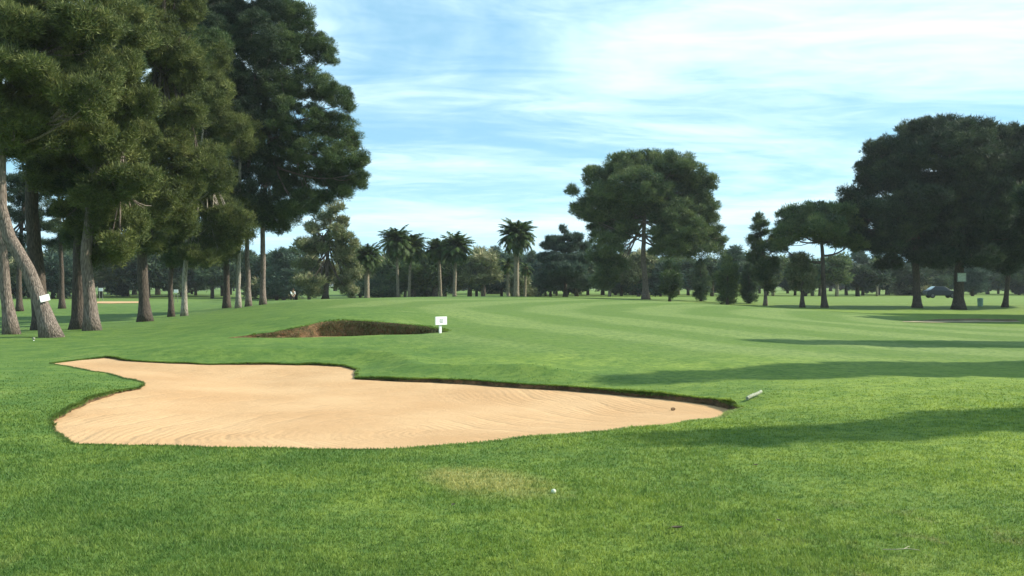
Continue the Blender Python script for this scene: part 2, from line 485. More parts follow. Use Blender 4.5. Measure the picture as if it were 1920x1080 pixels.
def ground(x, y):
    x = np.atleast_1d(np.asarray(x, float)); y = np.atleast_1d(np.asarray(y, float))
    out = np.empty(len(x))
    for s in range(0, len(x), 20000):
        Q = np.stack([x[s:s + 20000], y[s:s + 20000]], 1) / 20.0
        r2 = ((Q[:, None] - ctrl[None, :, :2] / 20.0) ** 2).sum(-1)
        out[s:s + 20000] = (.5 * r2 * np.log(r2 + 1e-12)) @ TW[:-3] + TW[-3] + Q @ TW[-2:]
    rr = np.hypot(x, y)
    k = np.clip((420 - rr) / 200, 0, 1)
    z = out * k * k * (3 - 2 * k)
    m = (rr < 32) & (y > 12.5) & (np.abs(x) < 12)
    if m.any():
        xm, ym = x[m], y[m]
        dd = edge_dist(xm, ym, b1)
        ey = np.interp(xm, BACK[:, 0], BACK[:, 1], left=99, right=99)
        kk = np.clip(dd / 1.1, 0, 1) * np.exp(-np.clip(dd - 1.1, 0, 9) / 1.6) * np.clip((ym - ey) / .5, 0, 1) * np.clip((2.9 - xm) / 2.4, 0, 1) ** .7 * np.clip((xm + 9.2) / 2, 0, 1)
        z[m] += (.13 + .10 * np.clip((xm + 1.5) / 2, 0, 1) * 1.0) * kk * kk
    # small unevenness of the turf
    near = np.clip((60 - rr) / 50, 0, 1)
    z = z + near * (.010 * np.sin(x * 1.7 + 2 * np.sin(y * .6)) * np.sin(y * 1.3 + .7) + .006 * np.sin(x * 4.1 + y * 2.3))
    return z

def gz(x, y): return float(ground(x, y)[0])

BACK = b1[np.argsort(b1[:, 0])]; BACK = BACK[BACK[:, 1] > np.interp(BACK[:, 0], [-20, -7, -3, 3, 9], [17, 16.5, 15, 13.2, 12.8])]

def inside(x, y, P):
    x = np.asarray(x); y = np.asarray(y); r = np.zeros(len(x), bool)
    n = len(P)
    for i in range(n):
        x1, y1 = P[i][:2]; x2, y2 = P[(i + 1) % n][:2]
        c = ((y1 > y) != (y2 > y))
        with np.errstate(divide='ignore', invalid='ignore'):
            r ^= c & (x < (x2 - x1) * (y - y1) / (y2 - y1 + 1e-15) + x1)
    return r

def edge_dist(x, y, P):
    best = np.full(len(x), 1e9)
    n = len(P)
    for i in range(n):
        ax, ay = P[i][:2]; bx, by = P[(i + 1) % n][:2]
        ux, uy = bx - ax, by - ay
        t = np.clip(((x - ax) * ux + (y - ay) * uy) / (ux * ux + uy * uy + 1e-12), 0, 1)
        best = np.minimum(best, np.hypot(x - ax - t * ux, y - ay - t * uy))
    return best

O1 = densify(b1, .10, .014, rng)
_t = np.arange(len(O1)) * .1
O1[:, 0] += .035 * np.sin(_t * 2.3) + .02 * np.sin(_t * 5.9 + 1); O1[:, 1] += .03 * np.sin(_t * 3.1 + 2) + .02 * np.sin(_t * 7.3)
O2 = densify(b2, .22, .03, rng)

def build_ground():
    pts = []
    radii = np.concatenate([np.geomspace(1.0, 4.5, 8)[:-1], np.geomspace(4.5, 110, 150)[:-1], np.geomspace(110, 6000, 40)])
    for r in radii:
        a = np.radians(np.arange(-36, 36.01, .45)) if 4 < r < 400 else np.radians(np.arange(-36, 36, 3))
        b = np.radians(np.arange(39, 322, 5))
        t = np.concatenate([a, b]) + rng.uniform(-.001, .001)
        pts.append(np.stack([np.sin(t) * r, np.cos(t) * r], 1))
    pts = np.vstack(pts)
    # finer turf round both bunkers so that the banks roll over smoothly
    extra = []
    for O, st, m in ((b1, .22, 1.4), (b2, .25, 1.2)):
        x0, x1, y0, y1 = O[:, 0].min() - m, O[:, 0].max() + m, O[:, 1].min() - m, O[:, 1].max() + m
        gx, gy = np.meshgrid(np.arange(x0, x1, st), np.arange(y0, y1, st))
        e = np.stack([gx.ravel(), gy.ravel()], 1) + rng.uniform(-.06, .06, (gx.size, 2))
        extra.append(e)
    pts = np.vstack([pts] + extra)
    keep = np.ones(len(pts), bool)
    for O in (O1, O2):
        m = np.hypot(pts[:, 0] - O[:, 0].mean(), pts[:, 1] - O[:, 1].mean()) < 30
        idx = np.where(m)[0]
        keep[idx[edge_dist(pts[idx, 0], pts[idx, 1], O) < .07]] = False
    pts = pts[keep]
    n1, n2 = len(O1), len(O2)
    allp = np.vstack([O1[:, :2], O2[:, :2], pts])
    edges = [(i, (i + 1) % n1) for i in range(n1)] + [(n1 + i, n1 + (i + 1) % n2) for i in range(n2)]
    vs, es, fs, ov, oe, of = geometry.delaunay_2d_cdt([Vector(p) for p in allp.tolist()], edges, [], 0, 1e-5)
    V = np.array([tuple(v) for v in vs]); T = np.array([f for f in fs if len(f) == 3])
    # delaunay returns clockwise or not: make all face up
    a, b, c = V[T[:, 0]], V[T[:, 1]], V[T[:, 2]]
    flip = ((b[:, 0] - a[:, 0]) * (c[:, 1] - a[:, 1]) - (b[:, 1] - a[:, 1]) * (c[:, 0] - a[:, 0])) < 0
    T[flip] = T[flip][:, ::-1]
    ctr = V[T].mean(1)
    in1 = inside(ctr[:, 0], ctr[:, 1], O1); in2 = inside(ctr[:, 0], ctr[:, 1], O2)
    Z = ground(V[:, 0], V[:, 1])
    def compact(tt, z):
        u, inv = np.unique(tt, return_inverse=True)
        return np.stack([V[u, 0], V[u, 1], z[u]], 1), inv.reshape(tt.shape), u
    # turf
    v, t, u = compact(T[~(in1 | in2)], Z)
    me = mesh_np('fairway', v, t)
    x, y = v[:, 0], v[:, 1]
    px = 960 + F * x / np.maximum(y, .1)
    mown = np.clip((y - (20.5 + .25 * np.clip(4 - x, 0, 20) + np.clip(x - 9, 0, 6) * -.1)) / 2.5, 0, 1) * np.clip((74 - y) / 6, 0, 1)
    mown *= np.clip((x + 3.2 + (y - 28) * .34 + np.sin(y * .3) * .8) / 2.0, 0, 1)
    mown *= np.clip((22 - x) / 3, 0, 1)
    far = np.clip((y - 74) / 12, 0, 1) * .55
    mown = np.maximum(mown, far)
    at = me.attributes.new('mown', 'FLOAT', 'POINT'); at.data.foreach_set('value', mown.astype(np.float32))
    o = link('fairway', me, M['turf'], smooth=True); tag(o, kind='structure')
    # sand sheets and the cut turf lips
    def sand(tt, O, name, bowl, dist):
        v, t, u = compact(tt, Z)
        dd = edge_dist(v[:, 0], v[:, 1], O)
        w = 1.0 / (((v[:, None, 0] - O[None, :, 0]) ** 2 + (v[:, None, 1] - O[None, :, 1]) ** 2) + 1e-4) ** 1.1
        zs = (w * O[None, :, 2]).sum(1) / w.sum(1)
        k = np.clip(dd / dist, 0, 1)
        v[:, 2] = zs - bowl * k * k * (3 - 2 * k)
        me = mesh_np(name, v, t)
        o = link(name, me, M['sand'], smooth=True); tag(o, kind='structure')
    sand(T[in1], O1, 'bunker_sand', .10, 2.2)
    sand(T[in2], O2, 'greenside_bunker_sand', .04, 1.0)
    def lip(O, name, rough, lean):
        n = len(O); top = ground(O[:, 0], O[:, 1])
        c = O[:, :2].mean(0); rows = 7; P = []
        # outward normals
        nx = np.roll(O[:, :2], -1, 0) - np.roll(O[:, :2], 1, 0)
        nrm = np.stack([nx[:, 1], -nx[:, 0]], 1); nrm /= np.linalg.norm(nrm, axis=1)[:, None] + 1e-9
        s = np.sign(((O[:, :2] + nrm * .01 - c) ** 2).sum(1).mean() - ((O[:, :2] - nrm * .01 - c) ** 2).sum(1).mean())
        nrm *= s
        h = top - (O[:, 2] - .03)
        for k in range(rows):
            f = k / (rows - 1)
            off = (0 if k == 0 else rng.normal(0, rough, n)) - lean * h * f
            q = O[:, :2] + nrm * np.asarray(off)[:, None] if k else O[:, :2]
            P.append(np.stack([q[:, 0], q[:, 1], top - h * f], 1))
        P = np.vstack(P); Fq = []
        for k in range(rows - 1):
            for i in range(n):
                j = (i + 1) % n
                Fq.append((k * n + i, k * n + j, (k + 1) * n + j, (k + 1) * n + i))
        o = link(name, mesh_np(name, P, np.array(Fq)), M['soil'], smooth=True); tag(o, kind='structure')
    lip(O1, 'bunker_lip_ground', .012, .45)
    lip(O2, 'greenside_bunker_bank_ground', .045, .35)
build_ground()

def sheet(name, pxpts, mat, dz=.004):
    """a flat patch lying on the turf, outlined by picture points on the ground"""
    P = []
    for px, py in pxpts:
        d = CAM_Z * F / (py - HOR)
        for _ in range(30):
            x = (px - 960) / F * d
            d = d * .5 + .5 * (CAM_Z - gz(x, d)) * F / (py - HOR)
        P.append(((px - 960) / F * d, d))
    P = densify(np.array([(a, b, 0, 0) for a, b in P]), .6, .08, rng)[:, :2]
    x0, y0 = P.min(0); x1, y1 = P.max(0)
    gx, gy = np.meshgrid(np.arange(x0, x1, .5), np.arange(y0, y1, .7))
    q = np.stack([gx.ravel(), gy.ravel()], 1)
    q = q[inside(q[:, 0], q[:, 1], P)]
    q = q[edge_dist(q[:, 0], q[:, 1], P) > .2]
    n = len(P)
    vs, es, fs, *_ = geometry.delaunay_2d_cdt([Vector(p) for p in np.vstack([P, q]).tolist()], [(i, (i + 1) % n) for i in range(n)], [], 1, 1e-5)
    V = np.array([tuple(v) for v in vs]); T = np.array([f for f in fs if len(f) == 3])
    a, b, c = V[T[:, 0]], V[T[:, 1]], V[T[:, 2]]
    flip = ((b[:, 0] - a[:, 0]) * (c[:, 1] - a[:, 1]) - (b[:, 1] - a[:, 1]) * (c[:, 0] - a[:, 0])) < 0
    T[flip] = T[flip][:, ::-1]
    o = link(name, mesh_np(name, np.stack([V[:, 0], V[:, 1], ground(V[:, 0], V[:, 1]) + dz], 1), T), mat, smooth=True)
    return tag(o, kind='structure')

sheet('distant_bunker_sand', [(150,568),(190,565.5),(265,565.5),(262,568.5),(205,569.5)], M['far_sand'], .03)
sheet('right_bunker_sand', [(1690,604),(1740,602),(1830,601.5),(1905,602.5),(1908,604.5),(1840,604.5),(1750,605.5)], M['dull_sand'], .02)
sheet('right_bunker_soil', [(1700,601.8),(1760,599.2),(1830,598.4),(1905,599.8),(1908,602.2),(1830,601.2),(1750,601.7)], M['soil'], .03)

# ------------------------------------------------------------------ grass blades in the foreground
def blades():
    n = 420000
    # number per square metre falls with distance while each blade drawn grows coarser
    u = rng.random(n); y = 5.0 * (24.0 / 5.0) ** (u ** 1.12)
    x = rng.uniform(-.6, .6, n) * y
    ok = ~inside(x, y, O1)
    ok &= rng.random(n) > np.clip((y - 12) / 8, 0, 1) * .9
    ok &= rng.random(n) > np.clip((y - 17 - .3 * np.clip(4 - x, 0, 6)) / 3, 0, 1) * np.clip((x + 4) / 3, 0, 1)
    x, y = x[ok], y[ok]; n = len(x)
    lush = .5 + .5 * np.sin(x * .9 + 1.5 * np.sin(y * .8)) * np.sin(y * 1.1 + x * .35)
    lush = .6 * lush + .4 * (.5 + .5 * np.sin(x * 3.1 + 2 * np.sin(y * 2.7)) * np.sin(y * 3.7 + x))
    hh = .029 * rng.uniform(.45, 1.25, n) * (.55 + .75 * lush) * np.where(x * .35 + y * .03 > 1.0, .66, 1.0)
    hh *= 1 - .5 * np.clip((y - 13) / 8, 0, 1)
    w = .0007 * np.minimum(y, 15) * rng.uniform(.6, 1.3, n)
    z = ground(x, y)
    az = rng.uniform(0, 2 * np.pi, n); lean = rng.uniform(.1, 1.1, n)
    tip = np.stack([x + np.cos(az) * hh * lean, y + np.sin(az) * hh * lean, z + hh], 1)
    a2 = rng.uniform(0, 2 * np.pi, n)
    bx, by = np.cos(a2) * w, np.sin(a2) * w
    P = np.stack([np.stack([x - bx, y - by, z - .004], 1), np.stack([x + bx, y + by, z - .004], 1), tip], 1)
    t = np.clip(rng.uniform(0, .75, n) + .25 * lush * rng.uniform(.3, 1, n), 0, .95) + (rng.random(n) < .010) * .06
    # fringe hanging over the cut lip of the bunker
    m = 60000
    i = rng.integers(0, len(O1), m); f = rng.random(m)
    q = O1[i] * (1 - f[:, None]) + O1[(i + 1) % len(O1)] * f[:, None]
    tan = O1[(i + 1) % len(O1)][:, :2] - O1[i][:, :2]; tan /= np.linalg.norm(tan, axis=1)[:, None] + 1e-9
    nr = np.stack([-tan[:, 1], tan[:, 0]], 1)
    test = inside(q[:, 0] + nr[:, 0] * .03, q[:, 1] + nr[:, 1] * .03, O1)
    nr[~test] *= -1
    off = rng.uniform(-.05, .03, m)
    x = q[:, 0] + nr[:, 0] * off; y = q[:, 1] + nr[:, 1] * off
    z = ground(x, y)
    patch = np.clip(.35 + .75 * np.sin(i * .23 + np.sin(i * .071) * 3), 0, 1.1)
    L = (.026 + .55 * np.minimum(q[:, 3], .13) * patch) * rng.uniform(.4, 1.2, m)
    up = rng.uniform(-.8, .8, m)
    tip = np.stack([x + nr[:, 0] * L * .5 + tan[:, 0] * L * rng.normal(0, .4, m), y + nr[:, 1] * L * .5 + tan[:, 1] * L * rng.normal(0, .4, m), z + L * up], 1)
    w = .0009 * y * rng.uniform(.6, 1.3, m)
    P2 = np.stack([np.stack([x - tan[:, 0] * w, y - tan[:, 1] * w, z - .004], 1), np.stack([x + tan[:, 0] * w, y + tan[:, 1] * w, z - .004], 1), tip], 1)
    t2 = np.clip(rng.uniform(0, .7, m), 0, .9) + (rng.random(m) < .06) * .1
    # and ragged turf over the brow of the far bunker
    m = 7000
    i = rng.integers(0, len(O2), m); f = rng.random(m)
    q = O2[i] * (1 - f[:, None]) + O2[(i + 1) % len(O2)] * f[:, None]
    q = q[q[:, 1] > 27.0]; m = len(q)
    y3 = q[:, 1] + rng.uniform(-.05, .22, m); x3 = q[:, 0] + rng.normal(0, .05, m); z3 = ground(x3, y3)
    L = rng.uniform(.03, .13, m) * (.6 + .5 * np.sin(x3 * 4.0) * np.sin(x3 * 1.7 + 1))
    tip3 = np.stack([x3 + rng.normal(0, .03, m), y3 - L * rng.uniform(.1, .8, m), z3 + L * rng.uniform(-.5, .45, m)], 1)
    w3 = rng.uniform(.008, .018, m)
    P3 = np.stack([np.stack([x3 - w3, y3, z3 - .004], 1), np.stack([x3 + w3, y3, z3 - .004], 1), tip3], 1)
    P = np.vstack([P, P2, P3]); t = np.concatenate([t, t2, rng.uniform(0, .5, m)])
    o = link('grass', tris('grass', P, {'tint': np.clip(t, 0, 1)}), M['blade'])
    tag(o, 'short green grass blades covering the foreground turf around the bunker', 'grass', kind='stuff')
blades()

# dry, trailing grass on the bank of the far bunker
def bank_grass():
    n = 12000
    i = rng.integers(0, len(O2), n); t = rng.random(n)
    a = O2[i]; b = O2[(i + 1) % len(O2)]
    q = a * (1 - t[:, None]) + b * t[:, None]
    back = q[:, 1] > 27.2
    q = q[back]; n = len(q)
    top = ground(q[:, 0], q[:, 1]); f = .06 + .94 * rng.random(n) ** 1.4
    keep = (q[:, 0] > -5.6) | (rng.random(n) < .3)
    z = top - f * np.maximum(q[:, 3], .05) * .95
    y = q[:, 1] - .44 * f * q[:, 3] - .02 - rng.uniform(0, .05, n); x = q[:, 0] + rng.normal(0, .05, n)
    L = rng.uniform(.05, .17, n)
    tip = np.stack([x + rng.normal(0, .05, n), y - L * .7, z - L * rng.uniform(-.25, .9, n)], 1)
    w = rng.uniform(.005, .012, n)
    P = np.stack([np.stack([x - w, y, z], 1), np.stack([x + w, y, z + .004], 1), tip], 1)[keep]; n = len(P)
    tag(link('dry_grass', tris('dry_grass', P, {'tint': rng.random(n)}), M['dry']), 'dry brown grass trailing down the dark bank of the far bunker', 'grass', kind='stuff')
bank_grass()

# ------------------------------------------------------------------ trees
def crown_tris(lobes, clump_r, blades, L, w, seed, fill=1.0, up=.45, flat=.75, gauss=.55, shell=.5):
    """lobes: list of (centre xyz, radii xyz). Needle sprays gathered in clumps spread through each lobe."""
    r = np.random.default_rng(seed)
    Ps, Ts = [], []
    for c, rad in lobes:
        c = np.array(c, float); rad = np.array(rad, float)
        area = 4 * np.pi * (((rad[0] * rad[1]) ** 1.6 + (rad[0] * rad[2]) ** 1.6 + (rad[1] * rad[2]) ** 1.6) / 3) ** (1 / 1.6)
        k = max(4, int(fill * area / (clump_r ** 2 * 2.4)))
        d = r.normal(size=(k, 3)); d /= np.linalg.norm(d, axis=1)[:, None]
        f = shell + (1 - shell) * r.random(k) ** .6
        cc = c + d * f[:, None] * rad
        cr = clump_r * r.uniform(.55, 1.3, k)
        ct = np.clip(r.normal(.5, .2, k), 0, 1)
        nb = int(blades)
        idx = np.repeat(np.arange(k), nb); n = len(idx)
        o = r.normal(size=(n, 3)); o /= np.linalg.norm(o, axis=1)[:, None]
        o[:, 2] *= flat
        p = cc[idx] + o * (cr[idx] * r.random(n) ** gauss)[:, None]
        dr = o * .9 + r.normal(0, .45, (n, 3)) + np.array((0, 0, up))
        dr /= np.linalg.norm(dr, axis=1)[:, None]
        s = r.normal(size=(n, 3)); s -= dr * (s * dr).sum(1)[:, None]; s /= np.linalg.norm(s, axis=1)[:, None]
        ll = L * r.uniform(.6, 1.35, n); ww = w * r.uniform(.6, 1.35, n)
        P = np.stack([p - s * ww[:, None], p + s * ww[:, None], p + dr * ll[:, None]], 1)
        Ps.append(P); Ts.append(np.clip(ct[idx] + r.normal(0, .16, n), 0, 1))
    return np.vstack(Ps), np.concatenate(Ts)

def limb_path(a, b, rnd, sag=.12, n=6):
    a, b = Vector(a), Vector(b)
    pts = []
    ln = (b - a).length
    off = Vector((rnd.uniform(-1, 1), rnd.uniform(-1, 1), rnd.uniform(-.2, .2))) * ln * .07
    for i in range(n + 1):
        t = i / n
        p = a.lerp(b, t)
        p.z -= math.sin(t * math.pi) * ln * sag
        p += off * math.sin(t * math.pi * rnd.uniform(.8, 1.2))
        pts.append(p)
    return pts

def tree_from_lobes(name, label, cat, base, trunk_pts, r0, r1, lobes, leaf, bark, seed, clump_r=.55, blades=170, L=.34, w=.03,
                    group=None, fill=1.0, limb_r=.10, limb_from=.45, up=.45, flat=.75, shell=.5, twigs=2, flare=1.6, seg=12):
    """all coordinates are world; the Empty stands at the base and its parts are kept relative to it"""
    rnd = random.Random(seed)
    base = Vector(base)
    root = empty(name, base, label, cat, group)
    tp = [Vector(p) - base for p in trunk_pts]
    # resample trunk
    fine = []
    for i in range(len(tp) - 1):
        k = max(2, int((tp[i + 1] - tp[i]).length / .5))
        for j in range(k):
            fine.append(tp[i].lerp(tp[i + 1], j / k) + Vector((rnd.uniform(-1, 1), rnd.uniform(-1, 1), 0)) * .02)
    fine.append(tp[-1])
    n = len(fine)
    rad = [r0 + (r1 - r0) * (i / (n - 1)) ** .8 for i in range(n)]
    rad[0] *= flare
    if n > 3: rad[1] *= 1 + (flare - 1) * .35
    mb = MB()
    mb.tube(fine, rad, seg, rnd=rnd, wob=.05)
    top = fine[-1]
    L2 = [((Vector(c) - base), rr) for c, rr in lobes]
    for c, rr in L2:
        # nearest sensible height on the trunk for a limb that rises to the lobe
        zt = c.z - (c.xy - top.xy).length * rnd.uniform(.25, .55)
        zt = max(zt, top.z * (limb_from + rnd.uniform(0, .42))); zt = min(zt, top.z * .98)
        i = min(range(n), key=lambda k: abs(fine[k].z - zt))
        a = fine[i]
        rl = min(limb_r * rnd.uniform(.7, 1.2), rad[i] * .75)
        path = limb_path(a, c, rnd)
        mb.tube(path, [rl * (1 - .8 * k / (len(path) - 1)) for k in range(len(path))], 6, rnd=rnd, wob=.06)
        for _ in range(twigs):
            s = path[rnd.randint(2, len(path) - 2)]
            e = c + Vector((rnd.uniform(-1, 1) * rr[0], rnd.uniform(-1, 1) * rr[1], rnd.uniform(-.8, .8) * rr[2])) * .85
            tw = limb_path(s, e, rnd, n=4)
            mb.tube(tw, [rl * .4 * (1 - .7 * k / 4) for k in range(5)], 5)
    link('trunk', mb.mesh('trunk'), bark, root, smooth=True)
    P, t = crown_tris([(tuple(c), rr) for c, rr in L2], clump_r, blades, L, w, seed, fill, up, flat, .55, shell)
    link('crown', tris('crown', P, {'tint': t}), leaf, root)
    return root

def px_lobes(L, d, rnd, depth=1.0, spread=.5, split=1):
    """picture ellipses (cx, cy, rx, ry[, depth offset m]) at distance d as solid lobes with depth of their own"""
    out = []
    for e in L:
        cx, cy, rx, ry = e[:4]
        dd = d + (e[4] if len(e) > 4 else rnd.uniform(-spread, spread) * rx / F * d * 2)
        c = W(cx, cy, dd)
        ax, az_ = rx / F * dd, ry / F * dd
        if split == 1 or rx < 24:
            out.append((tuple(c), (ax, ax * depth, az_)))
            continue
        for k in range(split):
            q = .62 if split > 1 else 1
            o = (rnd.uniform(-.5, .5) * ax, rnd.uniform(-.8, .8) * ax * depth, rnd.uniform(-.5, .5) * az_)
            f = rnd.uniform(.85, 1.25)
            out.append(((c[0] + o[0], c[1] + o[1], c[2] + o[2]), (ax * q * f, ax * depth * q * f, az_ * q / f * rnd.uniform(.8, 1.15))))
    return out

def px_tree(name, label, cat, d, trunk, r0, r1, lobes, leaf, bark, seed, **kw):
    """trunk: picture points from the foot up; the foot is set on the turf"""
    rnd = random.Random(seed * 13 + 5)
    depth = kw.pop('depth', 1.0); spread = kw.pop('spread', .5); split = kw.pop('split', 1)
    pts = []
    for i, t in enumerate(trunk):
        pts.append(W(t[0], t[1], d + (t[2] if len(t) > 2 else 0)))
    x, y = pts[0][0], pts[0][1]
    z = gz(x, y)
    base = (x, y, z)
    pts[0] = np.array((x, y, z - .12))
    return tree_from_lobes(name, label, cat, base, pts, r0, r1, px_lobes(lobes, d, rnd, depth, spread, split), leaf, bark, seed, **kw)

GL = 'pines of the grove on the left'
NEAR = dict(clump_r=.36, blades=260, L=.165, w=.0155, group=GL, fill=1.05, split=3, shell=.35)
px_tree('pine_tree', 'pine at the far left edge with a straight trunk left of the leaning one', 'tree', 34.5, [(22,632),(12,560),(5,470),(-6,300),(-20,60)], 0.205, 0.10,
        [(-60,40,100,70),(30,-10,90,70),(-40,190,90,60),(-90,300,70,60),(60,-130,110,60)], M['olive'], M['bark'], 11, **NEAR)
px_tree('pine_tree', 'pine with a thick leaning bent trunk bearing a white sign', 'tree', 32.5, [(98,634),(78,570),(52,505),(18,445),(3,390),(2,300),(20,180),(40,40)], 0.265, 0.100,
        [(50,90,90,60),(60,190,85,55),(120,150,80,60),(20,250,70,40),(150,60,80,55),(110,245,70,45),(90,-40,110,60),(10,210,70,45,-1.2),(-20,140,80,60,-1.5),(40,120,70,50,-1.5),(30,40,80,60,-1),(160,190,60,45)], M['olive'], M['bark'], 12, **NEAR)
px_tree('pine_tree', 'dark trunked pine standing close behind the leaning pine', 'tree', 39, [(82,618),(72,540),(62,430),(58,330),(80,150),(100,0)], 0.340, 0.133,
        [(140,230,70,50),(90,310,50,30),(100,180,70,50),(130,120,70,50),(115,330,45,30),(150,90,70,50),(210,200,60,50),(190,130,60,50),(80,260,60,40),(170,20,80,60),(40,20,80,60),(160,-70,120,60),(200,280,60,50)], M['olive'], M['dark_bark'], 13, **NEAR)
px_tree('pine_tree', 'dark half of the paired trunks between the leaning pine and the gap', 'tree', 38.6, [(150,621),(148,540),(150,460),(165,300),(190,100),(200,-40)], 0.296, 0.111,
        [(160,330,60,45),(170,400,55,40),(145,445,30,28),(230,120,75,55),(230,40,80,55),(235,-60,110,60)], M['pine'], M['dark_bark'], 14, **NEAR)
px_tree('pine_tree', 'sunlit half of the paired trunks with low olive boughs', 'tree', 37.0, [(173,622),(168,560),(160,490),(175,350),(200,200),(215,60)], 0.244, 0.096,
        [(205,190,75,55),(230,260,70,50),(215,345,65,50),(190,420,60,42),(235,415,50,45),(190,470,38,22),(225,455,40,25),(215,120,60,45),(220,60,60,40),(150,410,45,30),(255,350,50,45),(160,300,50,40),(185,250,60,45,-1),(240,180,60,50,-1),(220,20,70,50),(180,370,55,35,-1)], M['olive'], M['bark'], 15, **NEAR)
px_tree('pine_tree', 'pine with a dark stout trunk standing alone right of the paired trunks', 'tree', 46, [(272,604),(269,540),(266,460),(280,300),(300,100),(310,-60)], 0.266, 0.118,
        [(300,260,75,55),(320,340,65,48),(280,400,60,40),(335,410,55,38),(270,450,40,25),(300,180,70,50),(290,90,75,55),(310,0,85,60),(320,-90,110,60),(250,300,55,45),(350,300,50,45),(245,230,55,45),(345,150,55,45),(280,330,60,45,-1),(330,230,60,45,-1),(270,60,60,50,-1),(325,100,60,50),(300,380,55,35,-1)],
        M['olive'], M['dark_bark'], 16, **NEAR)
px_tree('pine_tree', 'slim dark trunked pine of the close pair in mid grove', 'tree', 55, [(321,596),(319,540),(325,450),(345,300),(360,120)], 0.150, 0.07,
        [(360,300,60,48),(345,380,55,38),(330,450,45,30),(370,230,60,45),(350,480,40,20),(360,160,60,50),(340,210,50,45),(365,90,60,50)], M['pine'], M['dark_bark'], 17, **NEAR)
px_tree('pine_tree', 'slim pale trunked pine of the close pair in mid grove', 'tree', 54, [(346,593),(346,530),(352,430),(375,280),(400,100)], 0.150, 0.07,
        [(400,320,60,48),(385,390,60,40),(410,440,48,34),(385,475,45,22),(425,400,45,45),(420,240,50,50),(400,170,50,50),(405,100,45,45),(360,350,50,40),(330,440,45,30)], M['olive'], M['pale_bark'], 18, **NEAR)
px_tree('pine_tree', 'tall dark crowned pine rising behind the olive boughs', 'tree', 62, [(425,580),(425,500),(415,350),(400,150),(395,-20)], 0.207, 0.089,
        [(350,60,75,65),(410,50,65,65),(390,150,75,65),(445,120,45,60),(330,150,55,60),(440,210,45,50),(400,240,60,40),(380,-50,90,60),(280,30,60,60),(320,20,60,60),(440,40,50,50),(410,0,70,50),(300,90,60,50)],
        M['dark_pine'], M['dark_bark'], 19, **NEAR)
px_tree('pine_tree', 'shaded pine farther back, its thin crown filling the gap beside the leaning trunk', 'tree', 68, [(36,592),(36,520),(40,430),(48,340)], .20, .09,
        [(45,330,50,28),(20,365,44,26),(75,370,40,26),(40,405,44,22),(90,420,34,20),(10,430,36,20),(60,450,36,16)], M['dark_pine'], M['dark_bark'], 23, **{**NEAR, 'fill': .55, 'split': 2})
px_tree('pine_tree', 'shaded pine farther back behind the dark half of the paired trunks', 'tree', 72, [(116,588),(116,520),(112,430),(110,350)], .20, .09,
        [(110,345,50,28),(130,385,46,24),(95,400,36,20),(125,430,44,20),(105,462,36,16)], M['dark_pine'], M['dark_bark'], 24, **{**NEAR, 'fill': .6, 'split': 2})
EDGE = dict(clump_r=.36, blades=260, L=.165, w=.0155, group=GL, fill=1.0, split=1, shell=.35)
px_tree('pine_tree', 'left trunk of the three at the right end of the grove', 'tree', 59.5, [(446,579),(447,520),(450,420),(450,300)], 0.150, 0.080,
        [(430,300,50,48),(425,370,50,36),(440,430,36,30),(410,470,40,26),(400,430,45,34),(440,395,44,30),(380,480,40,20),(450,260,45,40)], M['olive'], M['pale_bark'], 20, **EDGE)
px_tree('pine_tree', 'middle trunk of the three at the right end of the grove', 'tree', 60.5, [(466,578),(465,520),(462,420),(468,280),(480,120)], 0.155, 0.080,
        [(470,230,55,50),(480,150,45,50),(485,70,40,50),(480,310,45,40),(500,10,45,40),(455,360,45,34),(475,400,36,26)], M['dark_pine'], M['bark'], 21, **EDGE)
px_tree('pine_tree', 'tallest pine, rightmost of the grove, its crown against the sky', 'tree', 61.5, [(493,573),(493,500),(492,400),(505,260),(520,120),(525,20)], 0.180, 0.075,
        [(525,25,48,32),(560,40,30,38),(600,85,28,24),(560,95,48,36),(520,90,50,40),(618,110,16,14),(510,165,55,45),(575,160,60,30),(630,178,34,22),(650,195,14,28),
         (555,225,62,40),(620,235,48,30),(655,265,24,24),(520,285,55,40),(590,290,60,34),(645,300,42,26),(672,322,20,16),(620,335,48,22),(660,345,24,14),
         (545,345,48,30),(585,372,40,16),(510,385,38,20),(630,362,30,10),(540,405,34,18),(480,400,30,24),(560,390,40,16),(515,425,26,14)], M['pine'], M['bark'], 22, twigs=1, limb_r=.07, **EDGE)

MID = dict(clump_r=.48, blades=210, L=.28, w=.028)
px_tree('umbrella_pine', 'large domed umbrella pine standing alone in the centre right', 'tree', 88, [(1211,562),(1210,525),(1206,492),(1207,440),(1210,380)], .30, .15,
        [(1128,330,32,24),(1170,312,42,24),(1220,305,44,20),(1265,310,40,24),(1305,335,32,26),(1325,350,18,26),(1140,365,42,28),(1195,350,55,34),(1255,355,55,34),
         (1310,385,36,30),(1073,362,10,11,0),(1080,392,12,9,0),(1098,382,14,10,0),(1118,400,34,24),(1155,405,36,24),(1215,395,45,26),(1265,405,48,32),(1318,425,34,28),
         (1335,450,20,26),(1125,432,28,26),(1140,465,28,26),(1150,500,24,24),(1255,445,44,22),(1295,458,44,22),(1354,444,8,20,0),(1346,462,8,14,0),(1120,480,18,16),(1135,525,24,18),(1172,428,26,15),(1165,385,40,26),(1230,380,44,26),(1160,450,22,14),(1285,430,44,24),(1255,470,36,12)],
        M['umbrella'], M['bark'], 31, shell=.35, limb_from=.60, limb_r=.085, twigs=2, **MID)
RG = 'dark pines massed on the right'
